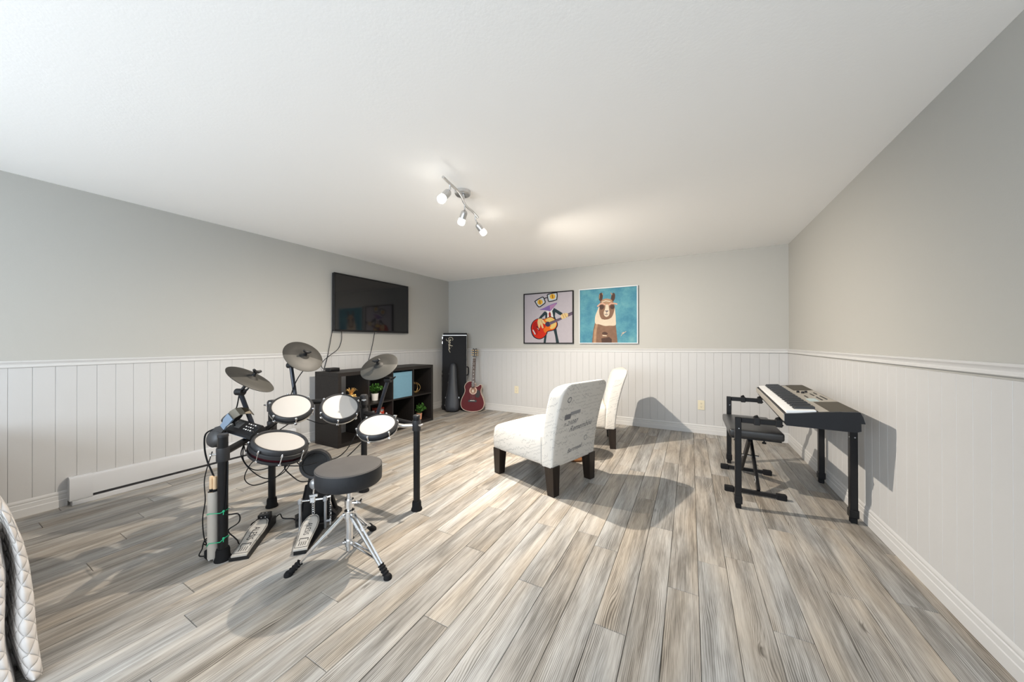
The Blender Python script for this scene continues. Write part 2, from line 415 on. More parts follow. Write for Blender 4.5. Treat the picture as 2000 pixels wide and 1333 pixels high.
# rear wall with two window openings
b = MB(); xs = [XL - .1, WIN[0][0], WIN[0][1], WIN[1][0], WIN[1][1], XR + .1]
for k in range(5):
    x0, x1 = xs[k], xs[k + 1]
    if k in (1, 3):
        z0, z1 = WIN[0][2], WIN[0][3]
        b.box(((x0 + x1) / 2, YR - .05, z0 / 2 - .03), (x1 - x0, .1, z0 + .06)); b.box(((x0 + x1) / 2, YR - .05, (z1 + H) / 2), (x1 - x0, .1, H - z1))
    else: b.box(((x0 + x1) / 2, YR - .05, H / 2 - .03), (x1 - x0, .1, H + .06))
struct(b.build('wall_rear', M_WALL))
for k, (a, c, z0, z1) in enumerate(WIN):
    w = MB()
    for (cx, cz, sx, sz) in ((a + .025, (z0 + z1) / 2, .05, z1 - z0), (c - .025, (z0 + z1) / 2, .05, z1 - z0), ((a + c) / 2, z0 + .025, c - a, .05), ((a + c) / 2, z1 - .025, c - a, .05), ((a + c) / 2, (z0 + z1) / 2, .04, z1 - z0)):
        w.box((cx, YR - .03, cz), (sx, .05, sz))
    struct(w.build('window_%d' % (k + 1), M_TRIM))

# wainscot boards: a lip of bevel either side so that the joints read as fine grooves
BW = .0885; BT = .008
def board_mesh(w, h, g=.0004, c=.0012):
    m = MB(); x = w / 2 - g
    sec = [(-x, 0), (-x, BT - c), (-x + c, BT), (x - c, BT), (x, BT - c), (x, 0)]
    V = [(p, q, 0) for p, q in sec] + [(p, q, h) for p, q in sec]; n = 6
    m.add(V, [(i, (i + 1) % n, n + (i + 1) % n, n + i) for i in range(n)] + [tuple(range(n))[::-1], tuple(range(n, 2 * n))])
    o = m.build('board', M_WAINS); d = o.data; bpy.data.objects.remove(o); return d
bd_std = board_mesh(BW, .92)
def boards(wall, along, fixed, a0, a1, phase, rot, seamset=None):
    k0 = math.floor((a0 - phase) / BW); p = phase + k0 * BW
    while p < a1:
        l, r = max(p, a0), min(p + BW, a1)
        if r - l > .006:
            o = bpy.data.objects.new('board', bd_std if r - l > BW - .001 else board_mesh(r - l, .92)); COL.objects.link(o)
            o.parent = wall; c = (l + r) / 2
            o.location = (fixed, c, .06) if along == 'y' else (c, fixed, .06)
            o.rotation_euler = (0, 0, rot)
        p += BW
boards(wall_left, 'y', XL, YR, YB, .331, R_(-90))
boards(wall_right, 'y', XR, YR, YB, 1.850, R_(90))
boards(wall_back, 'x', YB, XL + BT, XR - BT, .070, R_(180))

# chair rails and baseboards as swept profiles (offset from wall, height)
def sweep(name, p0, p1, nrm, prof, z0, z1, m):
    b = MB(); n = len(prof); V = []
    for (p, zz) in ((p0, z0), (p1, z1)):
        for (d, z) in prof: V.append((p[0] + nrm[0] * d, p[1] + nrm[1] * d, zz + z))
    b.add(V, [(i, (i + 1) % n, n + (i + 1) % n, n + i) for i in range(n)] + [tuple(range(n))[::-1], tuple(range(n, 2 * n))])
    return struct(b.build(name, m, smooth=25))
RAIL = [(0, -.045), (.011, -.045), (.015, -.041), (.015, -.031), (.012, -.027), (.014, -.018), (.020, -.010), (.021, -.003), (.018, 0), (0, 0)]
sweep('trim_1', (XL, YR), (XL, YB), (1, 0), RAIL, .998, .998, M_TRIM)
sweep('trim_2', (XL, YB), (XR, YB), (0, -1), RAIL, .998, 1.031, M_TRIM)
sweep('trim_3', (XR, YB), (XR, YR), (-1, 0), RAIL, 1.031, 1.044, M_TRIM)
BASE = [(0, 0), (.016, 0), (.016, .048), (.0135, .052), (.0135, .078), (.010, .082), (.0125, .088), (.0125, .098), (.008, .108), (0, .110)]
sweep('baseboard_left', (XL, YR), (XL, .557), (1, 0), BASE, 0, 0, M_TRIM)
sweep('baseboard_left', (XL, 2.02), (XL, YB), (1, 0), BASE, 0, 0, M_TRIM)
sweep('baseboard_back', (XL, YB), (XR, YB), (0, -1), BASE, 0, 0, M_TRIM)
sweep('baseboard_right', (XR, YB), (XR, YR), (-1, 0), BASE, 0, 0, M_TRIM)

# ------------------------------------------------------------------ track light (lamps in the lamp's own builder)
def track_light():
    t = thing('track_light', 'brushed steel three-lamp track light with wavy bar on the ceiling', 'ceiling light', (-1.42, 1.905, H))
    w = lambda mb, n, m, p=None, s=40: mb.build(n, m, p or t, s, world=True)
    c = MB(); c.lathe([(.001, -.028), (.050, -.028), (.056, -.022), (.056, 0), (.001, 0)], 28, Matrix.Translation((-1.42, 1.905, H))); w(c, 'canopy', M_STEEL)
    s = MB(); s.cyl((-1.405, 1.895, H - .03), (-1.405, 1.895, 2.118), .008, n=10); w(s, 'stem', M_STEEL)
    zb = 2.115
    pts = [(-1.318, 1.570, zb), (-1.335, 1.660, zb), (-1.352, 1.760, zb), (-1.385, 1.850, zb), (-1.425, 1.925, zb), (-1.455, 2.010, zb), (-1.468, 2.100, zb), (-1.500, 2.215, zb)]
    bar = MB(); bar.tube(spline(pts, 5), .0085, 10); w(bar, 'bar', M_STEEL)
    lamps = [((-1.336, 1.660), (-1.392, 1.640, 2.020), (-.25, -.62, -.80), 'near'),
             ((-1.440, 1.955), (-1.500, 1.992, 2.003), (-.42, .02, -.90), 'mid'),
             ((-1.482, 2.150), (-1.512, 2.318, 2.022), (.42, .50, -.76), 'far')]
    E_ = (5, 36, 54)
    for k, (jp, bp, d, nm) in enumerate(lamps):
        d = Vector(d).normalized(); bp = Vector(bp); top = Vector((jp[0], jp[1], zb))
        tail = bp - d * .085
        h = MB(); h.tube([top, top + Vector((0, 0, -.035)), tail + Vector((0, 0, .012)), tail], .0055, 8)
        hd = w(h, 'lamp_arm', M_STEEL)
        M = frame(tail, d, tail + Vector((1, 0, 0)))
        b = MB(); b.lathe([(.001, -.006), (.016, -.004), (.023, .006), (.0245, .020), (.0245, .058), (.0225, .058), (.0225, .02), (.001, .018)], 20, M)
        w(b, 'lamp_housing', M_STEEL, hd)
        g = MB(); g.lathe([(.001, .040), (.020, .042), (.024, .060), (.027, .078), (.026, .092), (.018, .102), (.0005, .106)], 20, M)
        w(g, 'bulb', mat('lit_bulb', (1, 1, 1), .3, emit=(1., .93, .82), estr=10), hd)
        ld = bpy.data.lights.new('lamp_beam', 'SPOT'); ld.energy = E_[k] * 4; ld.color = (1., .895, .76); ld.spot_size = R_((128, 146, 146)[k]); ld.spot_blend = 1.; ld.shadow_soft_size = .014
        lo = bpy.data.objects.new('lamp_beam', ld); COL.objects.link(lo)
        lo.matrix_world = Matrix.Translation(bp + d * .055) @ d.to_track_quat('-Z', 'Y').to_matrix().to_4x4()
track_light()

# ------------------------------------------------------------------ baseboard heater
def heater():
    y0, y1 = .557, 2.02
    t = thing('baseboard_heater', 'long white enamel electric baseboard heater along the left wall', 'heater', (XL, (y0 + y1) / 2, 0))
    def strip(name, ya, yb, prof, m):
        b = MB(); n = len(prof); V = [(XL + d, y, z) for y in (ya, yb) for (d, z) in prof]
        b.add(V, [(i, (i + 1) % n, n + (i + 1) % n, n + i) for i in range(n)] + [tuple(range(n))[::-1], tuple(range(n, 2 * n))])
        return b.build(name, m, t, 30, world=True)
    top = [(.009, .185), (.045, .192), (.062, .184), (.066, .172), (.066, .056), (.060, .052), (.060, .160), (.009, .165)]
    strip('front_panel', y0 + .10, y1 - .10, top, M_HEATER)
    strip('slot', y0 + .10, y1 - .10, [(.009, .034), (.050, .034), (.050, .16), (.009, .16)], M_DARKGAP)
    strip('bottom_rail', y0 + .012, y1 - .012, [(.009, 0), (.063, 0), (.066, .004), (.066, .030), (.060, .034), (.009, .034)], M_HEATER)
    cap = [(.009, .035), (.066, .035), (.069, .045), (.069, .172), (.064, .188), (.045, .196), (.009, .190)]
    strip('end_cap', y0, y0 + .100, cap, M_HEATER); strip('end_cap', y1 - .100, y1, cap, M_HEATER)
heater()

# ------------------------------------------------------------------ wall outlets
def outlet(x, z, label):
    t = thing('wall_outlet', label, 'outlet', (x, YB - BT, z), group='ivory outlets on the back wall')
    p = MB(); p.box((0, -.0025, 0), (.072, .005, .115), bev=.002); pl = p.build('cover_plate', M_IVORY, t)
    for dz in (-.02, .02):
        r = MB(); r.prism([(.0165 * math.cos(a * .3927) , dz + .0145 * math.sin(a * .3927)) for a in range(16)], 0, .002, Matrix.Translation((0, -.005, 0)) @ Matrix.Rotation(R_(90), 4, 'X')); rc = r.build('receptacle', M_IVORY, t)
        h = MB()
        for dx in (-.006, .006): h.box((dx, -.0072, dz + .003), (.0022, .0008, .008))
        h.box((0, -.0072, dz - .008), (.0045, .0008, .0045)); h.build('slots', M_DARKGAP, rc)
    s = MB(); s.cyl((0, -.005, 0), (0, -.0062, 0), .003, n=8); s.build('screw', M_IVORY, t)
outlet(.115, .343, 'ivory wall outlet by the piano bench, right of the chair shadow')
outlet(-2.408, .362, 'ivory wall outlet between the red guitar and the armless chair')

# ------------------------------------------------------------------ television
def television():
    y0, y1, z0, z1, x0 = 2.447, 3.622, 1.2435, 1.944, XL + .022
    xf = XL + .062
    t = thing('television', 'large black flat-screen television mounted on the left wall', 'television', (XL, (y0 + y1) / 2, z0))
    b = MB(); b.box(((x0 + xf - .004) / 2, (y0 + y1) / 2, (z0 + z1) / 2), (xf - .004 - x0, y1 - y0 - .006, z1 - z0 - .006), bev=.004); b.build('housing', M_BLACKP, t, world=True)
    s = MB(); s.box((xf - .003, (y0 + y1) / 2, (z0 + z1) / 2 + .004), (.004, y1 - y0 - .03, z1 - z0 - .040)); s.build('screen', M_SCREEN, t, world=True)
    for (n, cy, cz, sy, sz) in (('bezel', (y0 + y1) / 2, z1 - .005, y1 - y0, .010), ('bezel', (y0 + y1) / 2, z0 + .010, y1 - y0, .020), ('bezel', y0 + .006, (z0 + z1) / 2, .012, z1 - z0 - .03), ('bezel', y1 - .006, (z0 + z1) / 2, .012, z1 - z0 - .03)):
        q = MB(); q.box((xf - .0025, cy, cz), (.009, sy, sz), bev=.002); q.build(n, M_BLACKM, t, world=True)
    q = MB(); q.box((xf - .004, 3.045, z0 - .004), (.006, .035, .008), bev=.002); q.build('logo_badge', M_STEEL, t, world=True)
    m = MB(); m.box((XL + .011, (y0 + y1) / 2, (z0 + z1) / 2), (.022, .35, .3)); m.build('wall_bracket', M_BLACKM, t, world=True)
    X = XL + .028
    cables = [[(X, 2.47, 1.36), (X, 2.435, 1.17), (X, 2.392, .95), (X, 2.352, .80), (X - .004, 2.34, .70)],
              [(X, 2.566, 1.26), (X, 2.568, 1.14), (X, 2.525, 1.035), (X, 2.425, .962), (X, 2.345, .90), (X, 2.318, .845), (X + .02, 2.33, .806), (X + .12, 2.33, .803), (-3.57, 2.31, .808)],
              [(X, 3.05, 1.25), (X, 3.02, 1.10), (X, 2.984, .969), (X, 2.94, .83), (X - .004, 2.92, .70)]]
    for c in cables:
        k = MB(); k.tube(spline(c, 6), .0036, 6); k.build('cable', M_RUBBER, t, 60, world=True)
television()

# ------------------------------------------------------------------ cube shelf and what stands in it
KX0, KX1, KY0, KY1, KH = -3.640, -3.238, 2.185, 3.637, .790
def shelf():
    t = thing('cube_shelf', 'low black-brown open cube shelf of eight cubbies under the television', 'shelf', ((KX0 + KX1) / 2, (KY0 + KY1) / 2, 0))
    cx, dx = (KX0 + KX1) / 2, KX1 - KX0
    def p(n, y0, y1, z0, z1):
        b = MB(); b.box((cx, (y0 + y1) / 2, (z0 + z1) / 2), (dx, y1 - y0, z1 - z0), bev=.0012); return b.build(n, M_KALLAX, t, world=True)
    T, I = .039, .016
    p('top_panel', KY0, KY1, KH - T, KH); p('bottom_panel', KY0, KY1, 0, T)
    p('side_panel', KY0, KY0 + T, T, KH - T); p('side_panel', KY1 - T, KY1, T, KH - T)
    cw = (KY1 - KY0 - 2 * T - 3 * I) / 4; ys = []
    for k in range(4):
        a = KY0 + T + k * (cw + I); ys.append((a, a + cw))
        p('shelf_board', a, a + cw, KH / 2 - I / 2, KH / 2 + I / 2)
        if k < 3: p('partition', a + cw, a + cw + I, T, KH - T)
    return ys
CELL = shelf(); ZT = KH / 2 + .008; ZB = .039

def fabric_bin():
    a, c = CELL[2]; t = thing('storage_bin', 'pale blue fabric storage bin filling the third upper cubby', 'storage bin', ((KX0 + KX1) / 2, (a + c) / 2, ZT))
    b = MB(); w, h, d = c - a - .012, .325, .37; th = .008
    for (cy, cz, cx, sy, sz, sx) in ((0, h / 2, .185, w, h, th), (0, h / 2, -.185, w, h, th), (w / 2 - th / 2, h / 2, 0, th, h, d), (-w / 2 + th / 2, h / 2, 0, th, h, d), (0, th / 2, 0, w, th, d)):
        b.box((cx, cy, cz), (sx, sy, sz), bev=.003)
    b.build('box', M_BLUEFAB, t)
    f = MB(); f.box((.190, 0, h - .045), (.003, w - .01, .006)); f.box((.190, 0, h - .004), (.005, w - .004, .010), bev=.002); f.build('hem', M_BLUEFAB, t)
fabric_bin()

def media_box():
    t = thing('media_box', 'small black media box on the near end of the shelf top', 'media box', (-3.53, 2.315, KH))
    b = MB(); b.box((0, 0, .020), (.10, .115, .036), bev=.006, seg=2); b.build('case', M_BLACKP, t, 40)
    f = MB(); f.box((.0505, 0, .018), (.002, .095, .022)); f.build('front_window', M_SCREEN, t)
    for s in (-1, 1):
        q = MB(); q.box((0, s * .05, .001), (.07, .02, .002)); q.build('foot', M_RUBBER, t)
media_box()

def pineapple():
    t = thing('pineapple_ornament', 'gold metal pineapple ornament in the first upper cubby', 'ornament', (-3.40, 2.455, ZT))
    b = MB(); prof = [(.02, 0), (.035, .006), (.050, .035), (.054, .065), (.047, .098), (.030, .118), (.012, .124)]
    b.lathe(prof, 20); b.build('fruit', M_GOLD, t, 30)
    s = MB()
    for k in range(5):
        for j in range(9):
            a = 2 * math.pi * (j + .5 * (k % 2)) / 9; z = .022 + k * .021; r = .036 + .018 * math.sin(math.pi * (z / .125))
            s.sphere((r * math.cos(a), r * math.sin(a), z), .010, 6, 4)
    s.build('scales', M_GOLD, t, 40)
    random.seed(4)
    for ring, (n, l, lean) in enumerate(((8, .085, 1.15), (7, .095, .75), (5, .105, .35))):
        for j in range(n):
            a = 2 * math.pi * (j + .35 * ring) / n; pts = []
            for q in range(6):
                s_ = q / 5; r = .010 + l * lean * .62 * s_; z = .118 + l * (.75 - .15 * lean) * math.sin(s_ * (1.5 + .55 * lean)) / 1.0
                pts.append((r * math.cos(a), r * math.sin(a), z))
            lf = MB(); lf.tube(pts, [.0045, .0062, .0062, .005, .0034, .001], 6, flat=.4); lf.build('leaf', M_GOLD, t, 60)
pineapple()

def potted_plant(label, loc, pot_r, pot_h, potmat, fol_r, fol_h, lean, n, seed, big, group):
    t = thing('potted_plant', label, 'potted plant', loc, group=group); random.seed(seed)
    p = MB(); p.lathe([(.001, 0), (pot_r * .80, 0), (pot_r, pot_h), (pot_r * .92, pot_h), (pot_r * .86, pot_h - .012), (.001, pot_h - .012)], 24); p.build('pot', potmat, t, 40)
    s = MB(); s.lathe([(.001, pot_h - .011), (pot_r * .86, pot_h - .011)], 18); s.build('soil', mat('dark_soil', (.03, .02, .012), .95), t)
    st = MB(); lv = MB()
    for k in range(n):
        a = random.uniform(0, 2 * math.pi); rr = fol_r * math.sqrt(random.uniform(.02, 1)); hh = pot_h + fol_h * random.uniform(.45, 1.) * (1 - .45 * (rr / fol_r) ** 2)
        tip = Vector((rr * math.cos(a) + lean[0], rr * math.sin(a) + lean[1], hh)); base = Vector((pot_r * .4 * math.cos(a), pot_r * .4 * math.sin(a), pot_h - .01))
        mid = (base + tip) / 2 + Vector((0, 0, .012)); P = spline([base, mid, tip], 4)
        st.tube(P, .0011, 4)
        for q in range(3, len(P)):
            for _ in range(big):
                d = Vector((random.uniform(-1, 1), random.uniform(-1, 1), random.uniform(-.1, 1.))).normalized(); l = random.uniform(.016, .028); w_ = l * .33
                sd = d.cross(Vector((0, 0, 1))); sd = (sd.normalized() if sd.length > .1 else Vector((1, 0, 0))); up = sd.cross(d)
                c = P[q]; lv.add([c, c + d * l * .5 + sd * w_ + up * .002, c + d * l, c + d * l * .5 - sd * w_ + up * .002], [(0, 1, 2, 3)])
    st.build('stems', mat('stem_green', (.06, .12, .03), .7), t); lv.build('foliage', M_LEAF, t)['kind'] = 'stuff'
potted_plant('bushy green plant in white pot in the second upper cubby', (-3.40, 2.775, ZT), .044, .085, M_WHITEP, .085, .115, (0, .015), 90, 3, 2, 'small potted plants in the cube shelf')
potted_plant('green plant in terracotta pot in the last lower cubby', (-3.335, 3.462, ZB), .040, .085, M_TERRA, .085, .135, (0, .03), 34, 9, 2, 'small potted plants in the cube shelf')

def ring_ornament():
    t = thing('ring_ornament', 'thin gold wire sphere ornament in the last upper cubby', 'ornament', (-3.39, 3.435, ZT))
    R = .072
    for k, e in enumerate(((0, 90, -45), (0, 90, 15), (0, 42, -45))):
        M = Matrix.Translation((0, 0, R + .003)) @ Euler([R_(q) for q in e]).to_matrix().to_4x4()
        b = MB(); b.tube([(R * math.cos(a * .1963), R * math.sin(a * .1963), 0) for a in range(32)], .0026, 6, closed=True, M=M); b.build('hoop', M_GOLD, t, 60)
ring_ornament()

def red_box():
    t = thing('red_gift_box', 'small red printed box in the second lower cubby', 'box', (-3.42, 2.842, ZB))
    b = MB(); b.box((0, 0, .131), (.075, .120, .262), bev=.002); b.build('box', mat('red_card', (.50, .055, .03), .5, noise=.2, nscale=12), t)
    random.seed(2); s = MB()
    for k in range(7):
        y, z, r = random.uniform(-.04, .045), random.uniform(.13, .235), random.uniform(.010, .019)
        s.prism([(y + r * math.cos(a * .785) * random.uniform(.7, 1.1), z + r * math.sin(a * .785) * random.uniform(.7, 1.2)) for a in range(8)], 0, .0008, Matrix(((0, 0, 1, .0375), (1, 0, 0, 0), (0, 1, 0, 0), (0, 0, 0, 1))))
    s.build('white_print', mat('white_print', (.75, .70, .66), .6), t)
    t2 = thing('figurine', 'white and red figurine beside the red box in the second lower cubby', 'figurine', (-3.41, 2.755, ZB))
    c = MB(); c.lathe([(.001, 0), (.030, 0), (.033, .015), (.024, .06), (.030, .12), (.020, .190), (.001, .198)], 18); c.build('body', mat('deep_red_glaze', (.32, .03, .03), .35), t2, 40)
    d = MB(); d.sphere((0, 0, .214), .026, 14, 9); d.build('head', M_WHITEP, t2, 60)
    e = MB(); e.tube([(.026 * math.cos(a * .52), .026 * math.sin(a * .52), .190) for a in range(12)], .006, 6, closed=True); e.build('collar', M_WHITEP, t2, 60)
red_box()

# ------------------------------------------------------------------ guitar cases and guitar in the far corner
def lean_matrix(base, face, lean_deg, roll_deg=0.):
    """local X right, Y up along the leaning object, Z out of its front; base point on floor"""
    f = Vector((face[0], face[1], 0)).normalized(); rt = Vector((0, 0, 1)).cross(f); up = Vector((0, 0, 1))
    M = Matrix((rt, up, f)).transposed().to_4x4()
    return Matrix.Translation(base) @ M @ Matrix.Rotation(R_(-lean_deg), 4, 'X') @ Matrix.Rotation(R_(roll_deg), 4, 'Z')
def big_case():
    M = lean_matrix((-3.432, 4.372, .004), (.47, -.88), 2.6)
    t = thing('guitar_case', 'tall black rectangular guitar case with pale script logo, leaning in corner', 'guitar case', M=M)
    W, Hc = .395, 1.262; D = .095
    v = mat('black_tolex', (.014, .0145, .017), .75, spec=.25, bump=.5, bscale=700)
    b = MB(); b.box((0, Hc / 2, -.02), (W, Hc, D * .58), bev=.010, seg=2); b.build('lower_shell', v, t, 40)
    l = MB(); l.box((0, (Hc - .045) / 2, .032), (W, Hc - .045, D * .40), bev=.010, seg=2); l.build('lid', v, t, 40)
    s = MB()
    s.box((0, Hc - .042, .030), (W + .006, .009, .046))
    for sx_ in (-1, 1): s.box((sx_ * W / 2, Hc / 2 - .02, .0105), (.004, Hc - .05, .006))
    s.build('valance', mat('pale_aluminium', (.70, .70, .69), .35, metal=.6), t)
    for y in (.12, .55, .62, 1.10, 1.18):
        q = MB(); q.box((-W / 2 - .005, y, .012), (.010, .040, .036), bev=.002); q.build('latch', M_CHROME, t)
    h = MB(); h.tube(spline([(W / 2, .56, .012), (W / 2 + .028, .58, .012), (W / 2 + .030, .68, .012), (W / 2, .70, .012)], 5), .009, 8); h.build('handle', M_RUBBER, t, 60)
    # handwritten name, reading downwards:  Godin
    S = .046; word = [[(1.1, 1.55), (.55, 1.75), (.05, 1.2), (.1, .45), (.6, .25), (1.0, .6), (.95, .95), (.55, .9), (1.1, .95), (1.2, .3), (1.1, -.5), (.5, -.65)],
                      [(1.75, .8), (1.45, .6), (1.5, .3), (1.8, .25), (2.0, .5), (1.85, .8), (1.75, .8), (2.1, .7)],
                      [(2.7, .75), (2.4, .7), (2.3, .4), (2.5, .22), (2.75, .45), (2.95, 1.7), (2.75, .6), (2.95, .25), (3.15, .4)],
                      [(3.25, .75), (3.3, .3), (3.5, .3)], [(3.33, 1.15), (3.38, 1.2)],
                      [(3.6, .7), (3.65, .25), (3.85, .7), (4.0, .65), (4.02, .25), (4.4, .35), (5.2, .8)]]
    g = MB()
    for st in word:
        P = spline([(-.105 + (y_ * S), Hc - .075 - x_ * S * 1.05, .0535) for (x_, y_) in st], 4); g.tube(P, .0034, 5)
    g.build('script_logo', mat('pale_gold_print', (.68, .62, .48), .4), t)
big_case()

def small_case():
    M = lean_matrix((-3.338, 4.190, .006), (.47, -.88), 10.0)
    t = thing('violin_case', 'grey shaped violin case leaning against the tall black case', 'violin case', M=M)
    out = [(0, 0), (.075, .010), (.105, .050), (.112, .13), (.100, .24), (.082, .36), (.070, .48), (.062, .60), (.058, .68), (.040, .755), (0, .775), (-.040, .755), (-.058, .68), (-.062, .60), (-.070, .48), (-.082, .36), (-.100, .24), (-.112, .13), (-.105, .05), (-.075, .01)]
    P = spline2(out, 4); n = len(P); g = mat('grey_shell', (.030, .033, .041), .42, noise=.12, nscale=6, spec=.4); V = []; Fc = []
    ring = ((1.0, -.028), (1.0, .022), (.97, .040), (.86, .056), (.60, .066), (.25, .070))
    cx = [(0, .22 + .0) for _ in P]
    for (s, z) in ring:
        for (x, y) in P:
            cy = max(.09, min(.70, y)); V.append((x * s, cy + (y - cy) * s, z - .0 + (.004 if z > .03 else 0) * (1 - y)))
    for k in range(len(ring) - 1):
        for i in range(n): Fc.append((k * n + i, k * n + (i + 1) % n, (k + 1) * n + (i + 1) % n, (k + 1) * n + i))
    Fc.append(tuple(range(n))[::-1]); Fc.append(tuple((len(ring) - 1) * n + i for i in range(n)))
    b = MB(); b.add(V, Fc); b.build('shell', g, t, 50)
    e = MB(); e.tube([(x * 1.005, y * 1.002, -.002) for (x, y) in P], .0045, 6, closed=True); e.build('edge_gasket', M_RUBBER, t, 60)
    for (x, y) in ((-.108, .22), (-.073, .46), (-.063, .60), (.104, .22), (-.113, .10)):
        q = MB(); q.box((x, y, 0), (.012, .026, .024), bev=.002); q.build('latch', M_CHROME, t)
small_case()

def guitar():
    M = lean_matrix((-3.055, 4.335, .008), (.42, -.91), 9.0, -1.0)
    t = thing('acoustic_guitar', 'dark red cutaway acoustic guitar leaning on the wall beside its case', 'guitar', M=M)
    out = [(0, 0), (.10, .012), (.168, .055), (.188, .13), (.170, .21), (.140, .275), (.128, .33), (.140, .39), (.132, .425), (.108, .425), (.082, .405), (.060, .395), (.036, .400), (.030, .445),
           (-.03, .478), (-.085, .468), (-.125, .43), (-.138, .385), (-.128, .33), (-.140, .275), (-.170, .21), (-.188, .13), (-.168, .055), (-.10, .012)]
    P = spline2(out, 4); D = .085
    red = mat('dark_red_lacquer', (.085, .007, .009), .45, noise=.18, nscale=5, spec=.15)
    b = MB(); b.prism([(x * .992, y) for x, y in P], -D, 0); b.build('body', red, t, 40)
    e = MB(); e.tube([(x, y, -.002) for x, y in P], .0042, 6, closed=True); e.tube([(x, y, -D + .002) for x, y in P], .0035, 6, closed=True); e.build('binding', mat('cream_binding', (.72, .62, .52), .4), t, 60)
    hy = .330
    r = MB(); r.lathe([(.046, .0002), (.062, .0002), (.062, .0014), (.046, .0014)], 32, Matrix.Translation((.004, hy, 0)), close=True); r.build('rosette', mat('rosette_tan', (.50, .33, .25), .4), t, 40)
    h = MB(); h.lathe([(.001, .0006), (.046, .0006), (.046, .001), (.001, .001)], 28, Matrix.Translation((.004, hy, 0))); h.build('sound_hole', mat('hole_inner_wood', (.26, .14, .09), .8), t)
    lb = MB(); lb.box((.000, hy - .008, .0012), (.032, .044, .0008)); lb.build('paper_label', mat('label_cream', (.62, .52, .42), .8), t)
    pg = MB(); pg.prism(spline2([(.062, .325), (.085, .345), (.112, .32), (.118, .27), (.100, .225), (.062, .222), (.040, .245), (.045, .275), (.062, .30)], 3), .0004, .0016); pg.build('pickguard', mat('tortoise_black', (.018, .010, .007), .4, spec=.25), t)
    br = MB(); br.prism([(-.072, .165), (-.060, .150), (.060, .150), (.072, .165), (.055, .185), (-.055, .185)], .0005, .008); q = br.build('bridge', M_DARKWOOD, t)
    sd = MB(); sd.box((0, .172, .010), (.075, .005, .005)); sd.build('saddle', mat('bone', (.78, .74, .64), .4), q)
    nk = MB(); nk.prism([(-.026, .375), (.026, .375), (.0215, .855), (-.0215, .855)], -.014, .006); nk.build('neck', mat('brown_neck', (.13, .06, .03), .4), t)
    fb = MB(); fb.prism([(-.026, .372), (.026, .372), (.0215, .855), (-.0215, .855)], .006, .011); f = fb.build('fretboard', mat('rosewood_board', (.060, .030, .015), .6, spec=.2), t)
    L0 = .855 - .172
    for k in range(1, 20):
        fr = MB(); yy = .172 + L0 / (2 ** (k / 12)); fr.box((0, yy, .0115), (.046, .0010, .0012)); fr.build('fret', M_STEEL, f)
    for k in (3, 5, 7, 9, 12, 15):
        dt = MB(); dt.cyl((0, .172 + L0 / (2 ** ((k - .5) / 12)), .011), (0, .172 + L0 / (2 ** ((k - .5) / 12)), .0118), .005, n=10); dt.build('inlay_dot', M_WHITEP, f)
    nt = MB(); nt.box((0, .857, .010), (.044, .006, .008)); nt.build('nut', mat('bone'), t)
    hd = MB(); hd.prism([(-.022, .858), (.022, .858), (.034, .905), (.037, .99), (.030, 1.018), (.006, 1.008), (-.006, 1.008), (-.030, 1.018), (-.037, .99), (-.034, .905)], -.018, .002, Matrix.Rotation(R_(0), 4, 'X')); hdo = hd.build('headstock', mat('headstock_black', (.02, .012, .01), .3), t)
    for sx in (-1, 1):
        for k in range(3):
            q = MB(); q.cyl((sx * .020, .905 + k * .038, .002), (sx * .020, .905 + k * .038, .012), .006, n=10); q.cyl((sx * .037, .905 + k * .038, -.008), (sx * .056, .905 + k * .038, -.008), .0065, n=8); q.build('tuning_peg', M_GOLD, hdo, 40)
    st = MB()
    for k in range(6):
        x = -.0275 + k * .011; st.tube([(x, .172, .0125), (x * .65, .857, .0145), (.020 * (-1 if k < 3 else 1), .905 + (k % 3) * .038, .010)], .0005, 4)
    st.build('strings', M_STEEL, t)
    p = MB(); p.cyl((0, -.007, -.05), (0, .002, -.05), .006, n=10); p.build('strap_button', M_CHROME, t)
guitar()

